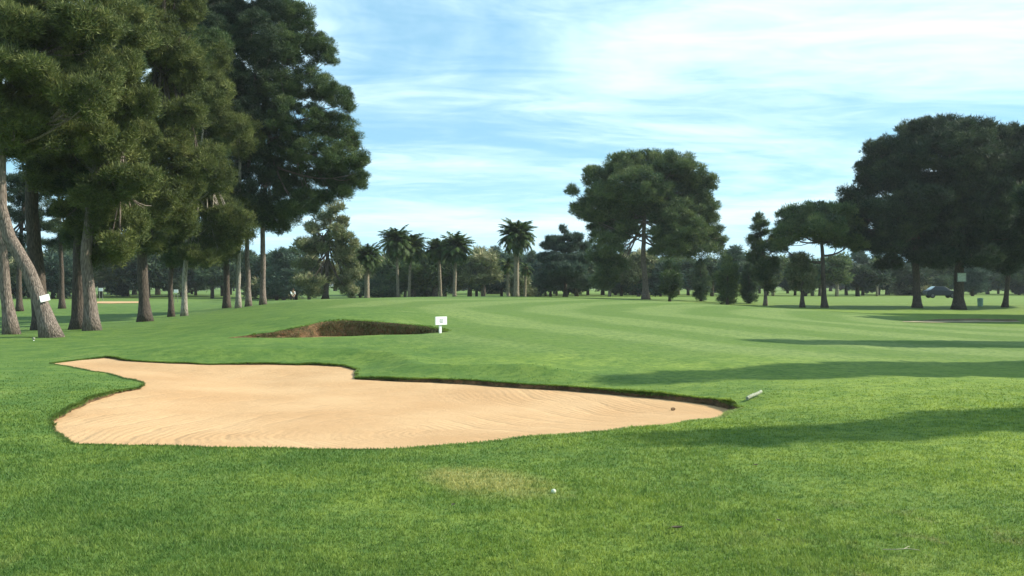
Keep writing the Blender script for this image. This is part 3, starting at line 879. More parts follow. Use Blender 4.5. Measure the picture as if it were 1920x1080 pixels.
px_tree('umbrella_pine', 'massive dark pine, left trunk of the two under the great dome', 'tree', 80, [(1720,579),(1718,520),(1715,460),(1710,380),(1712,300)], .32, .18,
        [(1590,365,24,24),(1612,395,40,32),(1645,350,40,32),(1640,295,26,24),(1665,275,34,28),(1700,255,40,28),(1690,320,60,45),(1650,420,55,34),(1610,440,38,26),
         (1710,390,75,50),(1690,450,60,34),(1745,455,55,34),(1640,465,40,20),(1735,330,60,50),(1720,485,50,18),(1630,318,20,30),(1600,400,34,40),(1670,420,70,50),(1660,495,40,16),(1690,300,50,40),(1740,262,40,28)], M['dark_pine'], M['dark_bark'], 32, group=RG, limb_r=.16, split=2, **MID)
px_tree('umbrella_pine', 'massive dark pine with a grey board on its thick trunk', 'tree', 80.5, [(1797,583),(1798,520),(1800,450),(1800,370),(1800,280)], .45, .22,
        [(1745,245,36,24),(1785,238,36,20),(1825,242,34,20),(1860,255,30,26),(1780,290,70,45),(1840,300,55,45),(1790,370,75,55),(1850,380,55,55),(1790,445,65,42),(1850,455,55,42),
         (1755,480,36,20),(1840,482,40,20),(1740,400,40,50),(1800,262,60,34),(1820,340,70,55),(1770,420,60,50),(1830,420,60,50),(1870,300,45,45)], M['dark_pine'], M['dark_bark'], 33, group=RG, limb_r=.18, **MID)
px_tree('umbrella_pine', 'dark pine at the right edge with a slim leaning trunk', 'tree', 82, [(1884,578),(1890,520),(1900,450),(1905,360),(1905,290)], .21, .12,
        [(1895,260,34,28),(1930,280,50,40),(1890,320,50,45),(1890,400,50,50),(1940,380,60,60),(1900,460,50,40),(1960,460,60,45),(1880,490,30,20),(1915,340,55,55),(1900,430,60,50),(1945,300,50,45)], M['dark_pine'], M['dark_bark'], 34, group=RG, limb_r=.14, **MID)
px_tree('umbrella_pine', 'flat topped smaller umbrella pine left of the great dark dome', 'tree', 79, [(1546,579),(1544,530),(1542,480),(1540,440)], .23, .12,
        [(1475,440,24,22),(1490,410,34,20),(1530,396,40,15),(1570,398,34,16),(1500,432,36,18),(1545,425,44,20),(1585,428,36,22),(1465,462,16,16),(1600,452,30,16),(1560,450,30,10)],
        M['umbrella'], M['dark_bark'], 35, shell=.3, limb_from=.55, limb_r=.12, twigs=3, **MID)
SM = dict(clump_r=.38, blades=170, L=.26, w=.026)
px_tree('conifer_tree', 'ragged conifer with two thin stems left of the smaller umbrella pine', 'tree', 82, [(1435,577),(1435,530),(1430,480),(1424,420)], .15, .06,
        [(1424,410,9,12),(1428,430,14,14),(1415,452,14,14),(1438,462,18,14),(1420,482,18,14),(1440,495,20,16),(1427,515,18,11),(1441,537,14,9),(1452,440,10,10)],
        M['pine'], M['bark'], 36, **SM)
px_tree('broadleaf_tree', 'small olive green tree with a stubby trunk beside the smaller umbrella pine', 'tree', 79, [(1504,580),(1504,545),(1503,510)], .17, .08,
        [(1503,490,16,14),(1492,508,16,14),(1514,512,16,14),(1500,528,20,14),(1518,535,12,10)], M['grey_leaf'], M['dark_bark'], 37, **SM)
px_tree('eucalyptus_tree', 'tall loose grey green tree between the grove and the palms', 'tree', 86, [(610,563),(612,520),(615,460),(622,400)], .26, .08,
        [(628,392,15,14),(612,410,20,14),(642,418,14,16),(590,430,24,16),(625,440,30,18),(655,452,18,18),(575,462,26,18),(608,470,30,20),(645,482,26,20),(580,496,28,18),
         (620,505,34,20),(662,505,18,22),(600,532,34,16),(645,532,26,14),(567,522,18,16),(585,546,20,10),(655,545,18,10),(640,465,30,16),(600,450,26,16)], M['grey_leaf'], M['dark_bark'], 38, clump_r=.42, blades=120, L=.30, w=.04, shell=.3, fill=.62, split=2)
px_tree('cedar_tree', 'blue green cedar with upswept tiers left of the large umbrella pine', 'tree', 104, [(1060,560),(1060,500),(1058,430)], .22, .05,
        [(1056,432,5,10),(1040,450,20,6),(1075,446,20,6),(1030,462,16,5),(1090,462,18,6),(1060,465,26,8),(1035,485,28,9),(1085,485,30,9),(1060,505,40,12),(1030,525,30,12),(1085,528,32,12)],
        M['blue_leaf'], M['dark_bark'], 39, clump_r=.35, blades=110, L=.34, w=.035, up=.7)

# young oval conifers in front of the centre tree line
def oval(px, base_y, top_y, wd, d, label, leaf, seed):
    h = base_y - top_y
    lob = []
    for k in range(5):
        f = k / 4
        w_ = wd * (.55 + .45 * math.sin(math.pi * (.25 + .65 * f))) * (1 - .55 * max(0, f - .5) * 2)
        lob.append((px + random.Random(seed + k).uniform(-2, 2), base_y - h * (.2 + .72 * f), w_, h * .13))
    px_tree('young_pine', label, 'tree', d, [(px, base_y + 2), (px, base_y - h * .3), (px, base_y - h * .8)], .10, .04, lob, leaf, M['dark_bark'], seed,
            group='young conifers before the tree line', **SM)
oval(1256, 562, 488, 17, 84, 'dark egg shaped young conifer right of the large umbrella pine trunk', M['pine'], 51)
oval(1314, 570, 482, 15, 88, 'slender young conifer midway between the egg shaped one and its neighbour', M['far_leaf'], 52)
oval(1364, 575, 478, 21, 82, 'bushy young conifer low on its stem left of the ragged conifer', M['umbrella'], 53)
oval(1404, 575, 498, 14, 86, 'thin stemmed young conifer close beside the ragged conifer', M['far_leaf'], 54)

# ------------------------------------------------------------------ palms
def palm_mesh(seed, nf, Lf, dry_lit=False, droop=.95):
    r = np.random.default_rng(seed); Ps = []; Ts = []
    for k in range(nf):
        az = k * 2.39996 + r.uniform(-.2, .2)
        el = (r.uniform(-1.1, -.25) if dry_lit else 1.40 - 2.15 * (k / nf) ** .85 + r.uniform(-.1, .1))
        L = Lf * r.uniform(.8, 1.1) * (.8 if dry_lit else 1)
        p = np.zeros(3); n = 12; pts = []
        e = el
        for i in range(n + 1):
            pts.append(p.copy())
            p = p + np.array((math.cos(az) * math.cos(e), math.sin(az) * math.cos(e), math.sin(e))) * L / n
            e -= (.085 + .05 * (i / n)) * droop
        t0 = np.clip(r.normal(.45, .2), 0, 1)
        for i in range(1, n + 1):
            a = pts[i - 1]; d = pts[i] - pts[i - 1]; d /= np.linalg.norm(d)
            s = np.array((-math.sin(az), math.cos(az), 0)); u = np.cross(s, d)
            lw = L * .30 * math.sin(math.pi * min(1, .12 + .86 * i / n)) + .05
            for sg in (-1, 1):
                for q in range(3):
                    b0 = a + d * (L / n) * (q / 3.0)
                    dr = s * sg * .85 + d * .75 + u * r.uniform(-.25, .45) - np.array((0, 0, .25))
                    dr /= np.linalg.norm(dr)
                    wv = d * .034 * Lf
                    Ps.append((b0 - wv, b0 + wv, b0 + dr * lw * r.uniform(.8, 1.15))); Ts.append(np.clip(t0 + r.normal(0, .12), 0, 1))
            wv = u * .012 * Lf + s * .012 * Lf
            Ps.append((a - wv, a + wv, pts[i])); Ts.append(.6)
    return np.array(Ps), np.array(Ts)

def palm(px, foot_y, top_y, crown_px, d, label, seed, r0=.2, lean=0, nf=84, skirt=True, group='palms before the far tree line'):
    b = W(px, foot_y, d); z = gz(b[0], b[1])
    top = W(px + lean, top_y + crown_px * .72, d)
    root = empty('palm_tree', (b[0], b[1], z), label, 'palm', group)
    rnd = random.Random(seed)
    H = top[2] - z; dx = top[0] - b[0]
    n = 14
    pts = [Vector((dx * (i / n) ** 1.4, 0, -.1 + (H + .1) * i / n)) for i in range(n + 1)]
    rad = [r0 * (1.25 if i == 0 else (1.0 - .2 * i / n)) * (1 + .06 * (i % 2)) for i in range(n + 1)]
    mb = MB(); mb.tube(pts, rad, 10, rnd=rnd, wob=.06)
    mb.sphere(pts[-1], (r0 * 1.5, r0 * 1.5, r0 * 1.9), 10, 6)
    link('trunk', mb.mesh('trunk'), M['palm_bark'], root, smooth=True)
    r0 *= 1.25
    Lf = crown_px / F * d * 1.22
    P, t = palm_mesh(seed, nf, Lf)
    link('crown', tris('crown', P, {'tint': t}), M['palm'], root, loc=pts[-1])
    if skirt:
        P, t = palm_mesh(seed + 99, 16, Lf * .72, dry_lit=True)
        link('dry_lit_fronds', tris('dry_lit_fronds', P, {'tint': t}), M['dry_lit_palm'], root, loc=pts[-1] - Vector((0, 0, .15)))  # dry skirt on every palm; its yellow also stands in for sunlit fronds
    return root
palm(688, 562, 460, 30, 91, 'short yellowing palm right of the tall loose grey green tree', 61, .24)
palm(746, 560, 428, 34, 95, 'dark palm, left of the touching pair with thin trunks', 62, .15, -3)
palm(767, 560, 440, 30, 96.5, 'palm, right of the touching pair with thin trunks', 63, .15, 4)
palm(826, 560, 447, 27, 97, 'dark palm leaning left next to the sunlit spiky one', 64, .16, -4)
palm(852, 559, 441, 33, 95, 'sunlit spiky palm with a pale trunk above the white post sign', 65, .19, 3)
palm(968, 557, 416, 36, 94, 'tallest palm with a round head and stout trunk standing alone', 66, .27, 1, nf=96)
# a low, yellow palm at the foot of the tall one
palm(953, 557, 482, 20, 96.5, 'low yellow palm bush at the foot of the tallest palm', 67, .16, -1, nf=22)
palm(984, 557, 492, 16, 97, 'small half dry palm just right of the tallest palm trunk', 68, .14, 2, nf=18)

# ------------------------------------------------------------------ far trees: a few kinds, copied
def far_proto(kind, seed):
    rnd = random.Random(seed)
    lob = []
    if kind == 0:      # round
        for k in range(9):
            a = rnd.uniform(0, 6.28); q = rnd.uniform(0, 1.3)
            lob.append(((math.cos(a) * q, math.sin(a) * q, rnd.uniform(2.0, 4.6)), (rnd.uniform(.8, 1.3),) * 2 + (rnd.uniform(.6, 1.0),)))
        h = 3.0; r0 = .16
    elif kind == 1:    # tall, ragged
        for k in range(10):
            f = k / 9
            lob.append(((rnd.uniform(-.6, .6), rnd.uniform(-.6, .6), 1.6 + 4.6 * f), (1.5 * (1.05 - .8 * f) + .2,) * 2 + (.6,)))
        h = 4.5; r0 = .15
    elif kind == 3:    # shrubby, green to the ground
        for k in range(11):
            a = rnd.uniform(0, 6.28); q = rnd.uniform(.1, 1.6); zc = rnd.uniform(.5, 3.0)
            lob.append(((math.cos(a) * q, math.sin(a) * q, zc), (rnd.uniform(.7, 1.2),) * 2 + (rnd.uniform(.5, .8),)))
        h = 1.6; r0 = .10
    else:              # broad, low
        for k in range(11):
            a = rnd.uniform(0, 6.28); q = rnd.uniform(.3, 2.2)
            lob.append(((math.cos(a) * q, math.sin(a) * q, rnd.uniform(1.7, 3.4)), (rnd.uniform(.9, 1.5),) * 2 + (rnd.uniform(.6, .9),)))
        h = 2.2; r0 = .18
    mb = MB()
    mb.tube([(0, 0, -.2), (rnd.uniform(-.1, .1), 0, h * .5), (rnd.uniform(-.2, .2), 0, h)], [r0 * 1.3, r0, r0 * .5], 7)
    for c, rr in lob[:6]:
        mb.tube(limb_path((0, 0, h * rnd.uniform(.4, .8)), c, rnd, n=4), [r0 * .5 * (1 - .17 * k) for k in range(5)], 5)
    P, t = crown_tris(lob, .5, 70, .40, .06, seed, .8, .4, .8, .55, .35)
    return mb.mesh('trunk'), tris('crown', P, {'tint': t})

PROTO = []
for i, (k, leaf, bark) in enumerate([(0, 'far_leaf', 'dark_bark'), (1, 'far_leaf', 'dark_bark'), (2, 'dark_pine', 'dark_bark'), (0, 'grey_leaf', 'bark'), (1, 'blue_leaf', 'dark_bark'), (2, 'pine', 'bark'), (0, 'umbrella', 'pale_bark'), (3, 'far_leaf', 'dark_bark'), (3, 'grey_leaf', 'bark'), (3, 'blue_leaf', 'dark_bark')]):
    tm, cm = far_proto(k, 200 + i)
    tm.materials.append(M[bark]); cm.materials.append(M[leaf])
    tm.polygons.foreach_set('use_smooth', np.ones(len(tm.polygons), bool))
    PROTO.append((tm, cm, (4.9, 6.0, 3.9, 3.5)[k]))

def far_tree(i, px, d, top_y, label, group, rnd, wid=1.0):
    wid = wid * 1.15
    x = (px - 960) / F * d; z = gz(x, d)
    tm, cm, h = PROTO[i]
    s = (CAM_Z - (top_y - HOR) / F * d - z) / h
    root = empty('background_tree', (x, d, z), label, 'tree', group)
    for nm, me in (('trunk', tm), ('crown', cm)):
        o = bpy.data.objects.new(nm, me); o.parent = root; COL.objects.link(o)
    root.scale = (s * wid * rnd.uniform(.9, 1.15), s * wid * rnd.uniform(.9, 1.15), s)
    root.rotation_euler = (0, 0, rnd.uniform(0, 6.28))
    return root

fr = random.Random(5)
ROWS = [
  # (px from, px to, step, d from, d to, top row, spread, kinds, label, group, width)
  (-90, 235, 26, 120, 165, 466, 14, (0, 2, 1, 3), 'dark tree in the far row seen between the leftmost trunks', 'far trees behind the leftmost trunks', 1.0),
  (230, 470, 24, 125, 175, 470, 12, (0, 1, 2, 5), 'dark tree in the far row seen under the olive boughs of the grove', 'far trees under the grove', 1.0),
  (500, 580, 20, 120, 150, 476, 8, (1, 4, 0), 'blue green tree in the gap right of the tallest grove pine', 'far trees in the gap right of the grove', 1.1),
  (660, 1050, 17, 118, 165, 482, 13, (0, 1, 3, 4, 5, 6), 'dark tree in the far row behind the palms', 'far trees behind the palms', 1.0),
  (1050, 1420, 21, 118, 165, 480, 9, (0, 3, 4, 6, 1, 5), 'dark tree in the far row behind the large umbrella pine', 'far trees behind the large umbrella pine', 1.0),
  (1420, 1660, 21, 130, 190, 484, 10, (0, 2, 4, 6), 'dark tree in the far row behind the smaller umbrella pine', 'far trees behind the smaller umbrella pine', 1.0),
  (1650, 1990, 24, 150, 210, 492, 10, (0, 2, 4, 5), 'dark tree far beyond the massed pines on the right', 'far trees behind the massed pines', 1.1),
]
for (p0, p1, st, d0, d1, ty, sp, kinds, lab, grp, wd) in ROWS:
    p = p0
    while p < p1:
        far_tree(fr.choice(kinds), p + fr.uniform(-.3, .3) * st, fr.uniform(d0, d1), ty + fr.uniform(-sp, sp), lab, grp, fr, wd)
        if fr.random() < .2:
            far_tree(fr.choice((7, 8, 9)), p + fr.uniform(-.6, .6) * st, fr.uniform(d0, d1), ty + fr.uniform(12, 34), lab.replace('tree', 'shrub', 1) if 0 else lab, grp, fr, wd)
        p += st * fr.uniform(.6, 1.3)
# farthest screen of trees along the edge of the course
p = -160
while p < 2080:
    far_tree(fr.choice((0, 2, 5, 4, 7, 9)), p, fr.uniform(250, 330), 505 + fr.uniform(-8, 8), 'hazy tree in the farthest screen along the horizon', 'farthest tree screen', fr, 1.5)
    p += fr.uniform(30, 58)

# pines standing beyond the right edge, seen here by the shadows they throw over the turf
SH = dict(clump_r=.55, blades=330, L=.4, w=.055, group='pines beyond the right edge')
def shade_pine(x, y, h, r, label, seed, cz=.62, n=9, leaf='pine'):
    rnd = random.Random(seed); z = gz(x, y); lob = []
    for k in range(n):
        f = k / (n - 1)
        rr = r * (.55 + .45 * math.sin(math.pi * min(1, .15 + .8 * f))) * (1 - .8 * f ** 1.4)
        lob.append(((x + rnd.uniform(-.3, .3) * r, y + rnd.uniform(-.3, .3) * r, z + h * (cz + (1 - cz) * f)), (rr, rr, h * (1 - cz) / n * 1.6)))
    tree_from_lobes('pine_tree', label, 'tree', (x, y, z), [(x, y, z - .1), (x + .1, y, z + h * .5), (x, y + .1, z + h * .95)], .25, .07, lob, M[leaf], M['bark'], seed, **SH)
shade_pine(19.7, 14.9, 11.6, 1.0, 'slender pine beyond the right edge casting the nearest shadow', 71, .35)
shade_pine(20.2, 22.2, 12.9, 1.6, 'broad pine beyond the right edge casting the middle shadow', 72, .42)
shade_pine(24.0, 30.4, 12.4, 1.15, 'pine beyond the right edge casting the farthest thin shadow', 73, .45)
shade_pine(37.5, 61.0, 13.0, 5.2, 'wide pine beyond the right edge shading the hollow before the massed pines', 74, .45, leaf='dark_pine')
shade_pine(34.0, 53.0, 11.0, 4.4, 'lower wide pine beyond the right edge shading the far bunker lip', 75, .45, leaf='dark_pine')
shade_pine(41.0, 55.5, 15.0, 4.6, 'tallest wide pine beyond the right edge above the hollow', 76, .45, leaf='dark_pine')
shade_pine(31.6, 49.6, 8.8, 3.4, 'shortest wide pine beyond the right edge near the far bunker lip', 77, .42, leaf='dark_pine')

# ------------------------------------------------------------------ small things
# white post sign by the far bunker
def on_px(px, py, d0):
    d = d0
    for _ in range(40):
        x = (px - 960) / F * d
        d = d * .5 + .5 * (CAM_Z - gz(x, d)) * F / (py - HOR)
    return (px - 960) / F * d, d, gz((px - 960) / F * d, d)

x, y, z = on_px(826, 624, 25.8)
y -= .1; z = gz(x, y)
k = y / F
s = empty('post_sign', (x, y, z), 'small white notice board on a short white post at the far bunker', 'sign')
s.rotation_euler = (0, 0, R(40))
mb = MB(); mb.box((0, 0, 9 * k - .06), (5 * k, .035, 18 * k + .12), bevel=.006); link('post', mb.mesh('post'), M['white'], s)
mb = MB(); mb.box((0, -.035, 23 * k), (26 * k, .03, 15.5 * k), bevel=.006); bo = link('board', mb.mesh('board'), M['white'], s)
mb = MB()
for j, wd in enumerate((8, 9, 7)): mb.box((0, -.053, (25.4 - j * 2.6) * k), (wd * k, .003, 1.4 * k))
link('lettering', mb.mesh('lettering'), M['grey_mark'], bo)

# white sign on the leaning trunk
p = W(80, 559, 32.5) + np.array((.17, -.215, 0))
s = empty('trunk_sign', tuple(p), 'small white sign fixed to the leaning pine trunk', 'sign')
s.rotation_euler = (0, R(-14), R(46))
kk = 32.1 / F
mb = MB(); mb.box((0, 0, 0), (18 * kk, .03, 12 * kk), bevel=.005); bo = link('board', mb.mesh('board'), M['white'], s)
mb = MB()
for q in (-1, 1): mb.tube([(q * 6 * kk, -.022, 4 * kk), (q * 6 * kk, -.012, 4 * kk)], [.012, .012], 8)
link('screws', mb.mesh('screws'), M['grey_mark'], s)

# grey board on the thick right trunk
p = W(1798, 520, 80.5) + np.array((0, -.50, 0))
s = empty('trunk_board', tuple(p), 'square grey board fixed to the thick dark trunk on the right', 'sign')
kk = 79.6 / F
mb = MB(); mb.box((0, 0, 0), (15 * kk, .05, 15 * kk), bevel=.01); bo = link('board', mb.mesh('board'), plain('grey_board', (.50, .56, .56), .5), s)
mb = MB()
for q in (-1, 1): mb.box((q * 8 * kk, 0, 0), (1.2 * kk, .07, 17 * kk))
for q in (-1, 1): mb.box((0, 0, q * 8 * kk), (14.6 * kk, .066, 1.2 * kk))
link('frame', mb.mesh('frame'), plain('board_frame', (.22, .25, .25), .6), s)

# pale wooden pole at the right tip of the bunker
x0, y0, z0 = on_px(1401, 753, 14.6); x1, y1, z1 = on_px(1427, 741, 15.6)
s = empty('wooden_pole', (x0, y0, z0), 'pale weathered wooden pole lying in the grass at the bunker tip', 'pole')
mb = MB()
a = Vector((0, 0, .05)); b = Vector((x1 - x0, y1 - y0, z1 - z0 + .06))
pts = [a.lerp(b, i / 6) + Vector((0, 0, .006 * math.sin(i))) for i in range(7)]
mb.tube(pts, [.026, .027, .026, .027, .026, .025, .026], 10)
link('pole', mb.mesh('pole'), M['wood'], s, smooth=False)

# golf ball
x, y, z = on_px(1038, 925, 8.0)
mb = MB(); mb.sphere((0, 0, 0), .0215, 20, 14)
me = mb.mesh('golf_ball'); mt, g, b = new_mat('ball_white')
tc = g.n('ShaderNodeTexCoord'); vo = g.n('ShaderNodeTexVoronoi'); g.l(tc.outputs['Object'], vo.inputs['Vector']); vo.inputs['Scale'].default_value = 190
bu = g.n('ShaderNodeBump'); bu.inputs['Distance'].default_value = .002; bu.inputs['Strength'].default_value = .5
g.l(vo.outputs[0], bu.inputs['Height']); g.l(bu.outputs[0], b.inputs['Normal']); b.inputs['Base Color'].default_value = (.50, .56, .40, 1); b.inputs['Roughness'].default_value = .35
o = link('golf_ball', me, mt, smooth=True, loc=(x, y, z + .014)); tag(o, 'white golf ball sitting in the foreground grass', 'golf ball')

# white marker near the leaning trunk
x, y, z = on_px(63, 639, 30.0)
s = empty('tee_marker', (x, y, z), 'tiny white marker in the grass before the leaning pine', 'marker')
mb = MB(); mb.sphere((0, 0, .07), (.045, .045, .04), 14, 8); link('cap', mb.mesh('cap'), M['wood'], s, smooth=True)
mb = MB(); mb.tube([(0, 0, -.05), (0, 0, .045)], [.02, .014], 8); link('stake', mb.mesh('stake'), M['white'], s, smooth=True)

# pine cone on the sand
d = (CAM_Z + .24) * F / (770 - HOR)
cone = MB(); rr = random.Random(3)
for k in range(9):
    f = k / 8; r_ = .026 * math.sin(math.pi * (.14 + .8 * f))
    for j in range(8):
        t = 2 * math.pi * (j + .5 * (k % 2)) / 8
        c = Vector((-.04 + .08 * f, math.cos(t) * r_, math.sin(t) * r_))
        o_ = Vector((.4, math.cos(t), math.sin(t))).normalized() * .012
        sd = Vector((0, -math.sin(t), math.cos(t))) * .008
        cone.add([c - sd, c + sd, c + o_ + sd * .7, c + o_ - sd * .7, c + o_ * .6 + Vector((-.006, 0, 0))], [(0, 1, 2, 3), (0, 4, 1), (1, 4, 2), (2, 4, 3), (3, 4, 0)])
cone.tube([(-.042, 0, 0), (.038, 0, 0)], [.012, .006], 8)
PC = ((1262 - 960) / F * d, d)

def sand_height(x, y):
    """height of the near bunker's sand"""
    w = 1.0 / ((x - O1[:, 0]) ** 2 + (y - O1[:, 1]) ** 2 + 1e-4) ** 1.1
    dd = edge_dist(np.array([x]), np.array([y]), O1)[0]; k = min(1, dd / 2.2)
    return float((w * O1[:, 2]).sum() / w.sum() - .10 * k * k * (3 - 2 * k))
for _ in range(20):
    d = .5 * d + .5 * (CAM_Z - sand_height((1262 - 960) / F * d, d)) * F / (770 - HOR)
x = (1262 - 960) / F * d
o = link('pine_cone', cone.mesh('pine_cone'), plain('cone_brown', (.27, .175, .095), .8, 0, .25, 60), loc=(x, d, sand_height(x, d) + .024))
o.rotation_euler = (0, 0, .3); o.scale = (.75,) * 3; tag(o, 'brown pine cone lying on the sand at the narrow end of the bunker', 'pine cone')

# pale twig in the foreground
x, y, z = on_px(1692, 1040, 6.2)
mb = MB(); mb.tube([(-.12, .01, .030), (-.04, -.006, .034), (.04, .004, .036), (.11, -.012, .030)], [.0025, .003, .003, .0015], 6)
mb.tube([(.01, 0, .035), (.05, .035, .040), (.075, .06, .038)], [.003, .0025, .001], 5)
o = link('twig', mb.mesh('twig'), plain('twig_pale', (.34, .32, .20), .8), loc=(x, y, z)); tag(o, 'pale forked twig lying on the grass near the lower right corner', 'twig')

# fallen leaves: single brown leaves lying about
def leaf(px, py, size, rz, label, col):
    x, y, z = on_px(px, py, 8)
    V = []; n = 9
    for i in range(n):
        f = i / (n - 1); w_ = math.sin(math.pi * f) ** .8 * size * .28
        zc = .034 + .25 * size * (f - .5) ** 2 * 2
        V += [((f - .5) * size, -w_, zc + w_ * .5), ((f - .5) * size, 0, zc), ((f - .5) * size, w_, zc + w_ * .5)]
    Fs = []
    for i in range(n - 1):
        for j in range(2): Fs.append((i * 3 + j, i * 3 + j + 1, i * 3 + j + 4, i * 3 + j + 3))
    mb = MB(); mb.add(V, Fs)
    mb.tube([(-size * .75, 0, .034), (-size * .5, 0, .034 + .06 * size)], [.0025, .0025], 5)
    o = link('fallen_leaf', mb.mesh('fallen_leaf'), plain('leaf_' + cat_name(label), col, .7), loc=(x, y, z))
    o.rotation_euler = (0, 0, rz); tag(o, label, 'leaf', 'fallen leaves on the turf')
def cat_name(s): return s.split()[0]
leaf(1418, 879, .055, .4, 'dark brown fallen leaf on the bright turf right of centre', (.045, .032, .018))
leaf(850, 955, .05, 1.2, 'blackish fallen leaf in the grass below the dry patch', (.030, .026, .016))
leaf(1270, 1000, .09, .1, 'long dark fallen leaf flat in the grass at lower centre right', (.06, .048, .026))
leaf(1460, 985, .05, 2.1, 'grey brown fallen leaf in the turf at lower right', (.07, .055, .035))

# ------------------------------------------------------------------ distant golfer, bent over behind the crest
def person():
    px, d = 548, 104.0
    x = (px - 960) / F * d; z = gz(x, d)
    root = empty('person', (x, d, z), 'distant person in a white shirt and dark trousers bending beyond the rise', 'person')
    J = {'pel': (0, 0, .92), 'wst': (.05, 0, 1.08), 'chs': (.16, 0, 1.30), 'nek': (.25, 0, 1.45), 'hd0': (.29, 0, 1.52), 'hd1': (.33, 0, 1.66),
         'hl': (0, .11, .88), 'kl': (.05, .15, .48), 'al': (0, .17, .09), 'tl': (.17, .19, .04), 'hr': (0, -.11, .88), 'kr': (.05, -.15, .48), 'ar': (0, -.17, .09), 'tr': (.17, -.19, .04),
         'sl': (.18, .19, 1.36), 'el': (.30, .21, 1.10), 'wl': (.43, .06, .90), 'gl': (.48, .03, .83), 'sr': (.18, -.19, 1.36), 'er': (.30, -.21, 1.10), 'wr': (.44, -.06, .88), 'gr': (.49, -.02, .81)}
    rad = {'pel': .15, 'wst': .135, 'chs': .16, 'nek': .06, 'hd0': .085, 'hd1': .095, 'hl': .10, 'kl': .065, 'al': .045, 'tl': .04, 'hr': .10, 'kr': .065, 'ar': .045, 'tr': .04,
           'sl': .07, 'el': .048, 'wl': .033, 'gl': .035, 'sr': .07, 'er': .048, 'wr': .033, 'gr': .035}
    E = [('pel', 'wst'), ('wst', 'chs'), ('chs', 'nek'), ('nek', 'hd0'), ('hd0', 'hd1'), ('pel', 'hl'), ('hl', 'kl'), ('kl', 'al'), ('al', 'tl'), ('pel', 'hr'), ('hr', 'kr'), ('kr', 'ar'), ('ar', 'tr'),
         ('chs', 'sl'), ('sl', 'el'), ('el', 'wl'), ('wl', 'gl'), ('chs', 'sr'), ('sr', 'er'), ('er', 'wr'), ('wr', 'gr')]
    def skin(name, keys, grow, mat):
        ks = [k for k in J if k in keys]; ix = {k: i for i, k in enumerate(ks)}
        me = bpy.data.meshes.new(name)
        me.from_pydata([J[k] for k in ks], [(ix[a], ix[b]) for a, b in E if a in ix and b in ix], [])
        o = link(name, me, mat, root)
        o.modifiers.new('skin', 'SKIN')
        for i, k in enumerate(ks):
            sv = me.skin_vertices[0].data[i]; sv.radius = (rad[k] * grow, rad[k] * grow); sv.use_root = (i == 0)
        sb = o.modifiers.new('sub', 'SUBSURF'); sb.levels = 1; sb.render_levels = 1
        return o
    skin('body', list(J), 1.0, plain('skin_tone', (.42, .27, .19), .6))
    skin('shirt', ['pel', 'wst', 'chs', 'sl', 'el', 'sr', 'er'], 1.13, M['white'])
    skin('trousers', ['pel', 'hl', 'kl', 'al', 'hr', 'kr', 'ar'], 1.16, plain('dark_cloth', (.035, .032, .03), .8))
    mb = MB(); mb.sphere((.315, 0, 1.65), (.108, .102, .095), 12, 8); link('hair', mb.mesh('hair'), plain('dark_hair', (.035, .022, .015), .7), root, smooth=True)
    root.rotation_euler = (0, 0, R(-60))
person()

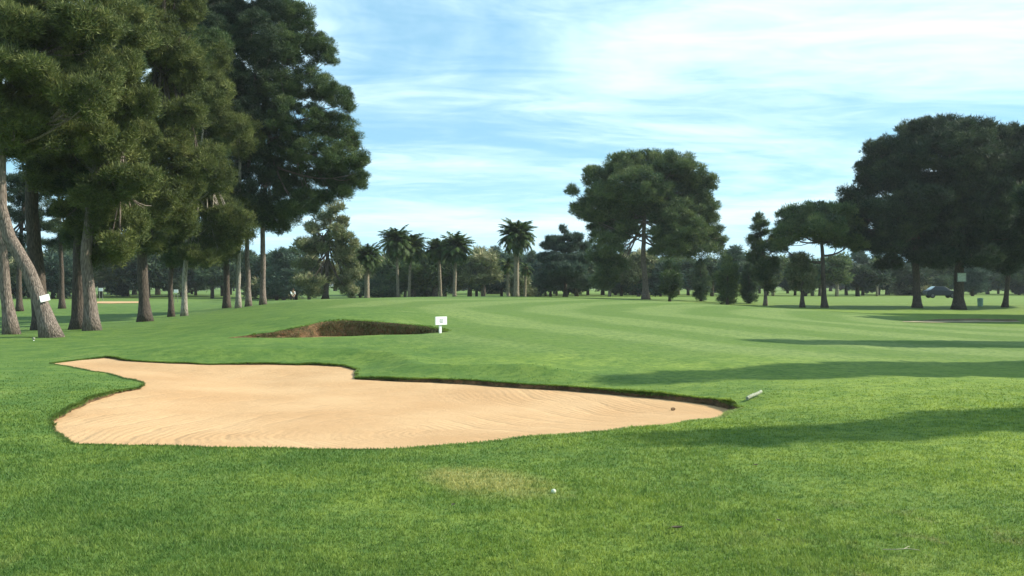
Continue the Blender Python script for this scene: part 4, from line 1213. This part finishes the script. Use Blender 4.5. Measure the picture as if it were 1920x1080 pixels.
# ------------------------------------------------------------------ dark car behind the right trunks
def car():
    d = 118.0; px = 1763
    x = (px - 960) / F * d; z = gz(x, d)
    root = empty('parked_car', (x, d, z), 'dark blue car with a pale windscreen half hidden between the two thick trunks', 'car')
    root.rotation_euler = (0, 0, R(176))
    prof = [(-1.75, .30), (-1.78, .62), (-1.70, .80), (-.95, .92), (-.35, 1.36), (.75, 1.40), (1.35, .98), (1.72, .90), (1.78, .55), (1.74, .30)]
    body = MB(); n = len(prof)
    V = []; hw = []
    for sx in (-1, 1):
        for a, b in prof:
            V.append((a, sx * (.80 if b < 1.0 else .62), b))
    Fs = [(i, (i + 1) % n, n + (i + 1) % n, n + i) for i in range(n)]
    Fs.append(tuple(reversed(range(n)))); Fs.append(tuple(range(n, 2 * n)))
    body.add(V, Fs)
    bm = body.mesh('body'); bo = link('body', bm, plain('dark_blue_paint', (.022, .030, .042), .4), root)
    md = bo.modifiers.new('b', 'BEVEL'); md.width = .05; md.segments = 2
    gl = plain('pale_glass', (.36, .50, .52), .2); dg = plain('dark_glass', (.03, .04, .045), .1)
    mb = MB(); mb.add([(.83, -.60, 1.375), (.83, .60, 1.375), (1.36, .74, 1.01), (1.36, -.74, 1.01)], [(0, 1, 2, 3)])
    mb.add([(.845, -.60, 1.392), (.845, .60, 1.392), (1.375, .74, 1.027), (1.375, -.74, 1.027)], [(3, 2, 1, 0)])
    link('windscreen', mb.mesh('windscreen'), gl, root)
    for sy in (-1, 1):
        mb = MB()
        q = [(-.78, .95), (-.30, 1.30), (.66, 1.33), (1.12, .99)]
        mb.add([(a, sy * (.812 - (b - .93) * .40), b) for a, b in q] + [(a, sy * (.826 - (b - .93) * .40), b) for a, b in q], [(0, 1, 2, 3), (7, 6, 5, 4), (0, 4, 5, 1), (1, 5, 6, 2), (2, 6, 7, 3), (3, 7, 4, 0)])
        link('side_window', mb.mesh('side_window'), dg, root)
        mb = MB(); mb.sphere((1.70, sy * .58, .70), (.06, .14, .08), 10, 6); link('headlight', mb.mesh('headlight'), M['white'], root, smooth=True)
    rub = plain('tyre_rubber', (.02, .02, .02), .8); rim = plain('rim_metal', (.12, .12, .12), .5, .6)
    for sx in (-1.15, 1.15):
        for sy in (-1, 1):
            mb = MB(); mb.tube([(sx, sy * .62, .30), (sx, sy * .64, .30), (sx, sy * .80, .30), (sx, sy * .82, .30)], [.27, .30, .30, .27], 20)
            wo = link('wheel', mb.mesh('wheel'), rub, root, smooth=False)
            mb = MB(); mb.tube([(sx, sy * .815, .30), (sx, sy * .835, .30)], [.18, .16], 16); link('rim', mb.mesh('rim'), rim, wo)
car()

# pale green bin beside the thick trunk
d = 84.0; x = (1838 - 960) / F * d; z = gz(x, d); kk = d / F
s = empty('litter_bin', (x, d, z), 'pale green bin on the grass right of the thick dark trunk', 'bin')
mb = MB(); mb.tube([(0, 0, 0), (0, 0, .05), (0, 0, .62), (0, 0, .64)], [.20, .21, .24, .22], 16); link('body', mb.mesh('body'), plain('bin_green', (.30, .46, .36), .5), s)
mb = MB(); mb.tube([(0, 0, .642), (0, 0, .67), (0, 0, .72)], [.255, .25, .12], 16); link('lid', mb.mesh('lid'), plain('lid_green', (.22, .36, .28), .5), s)

# two white boards far off among the left trunks
for px, py, d, lab in ((189, 543, 118, 'tiny white board far off right of the paired trunks'), (330, 546, 112, 'tiny white board far off between the close pair of slim pines')):
    x = (px - 960) / F * d; z = gz(x, d); zc = CAM_Z - (py - HOR) / F * d; kk = d / F
    s = empty('course_board', (x, d, z), lab, 'sign', 'far white boards')
    mb = MB(); mb.box((0, 0, zc - z), (8 * kk, .04, 6 * kk), bevel=.01); link('board', mb.mesh('board'), M['white'], s)
    mb = MB()
    for q in (-1, 1): mb.box((q * 3 * kk, .04, (zc - z) / 2 - .05), (.06, .035, zc - z + .1))
    link('posts', mb.mesh('posts'), M['wood'], s)

# ------------------------------------------------------------------ air
def haze():
    mb = MB(); mb.box((0, 0, 11.0), (13600, 13600, 26.0))
    hm = bpy.data.materials.new('haze'); hm.use_nodes = True
    nt = hm.node_tree
    for x in list(nt.nodes): nt.nodes.remove(x)
    out = nt.nodes.new('ShaderNodeOutputMaterial'); v = nt.nodes.new('ShaderNodeVolumePrincipled')
    v.inputs['Color'].default_value = (.86, .93, 1.0, 1); v.inputs['Density'].default_value = .00022; v.inputs['Anisotropy'].default_value = .2
    nt.links.new(v.outputs[0], out.inputs['Volume'])
    tag(link('haze', mb.mesh('haze'), hm), kind='stuff')
haze()
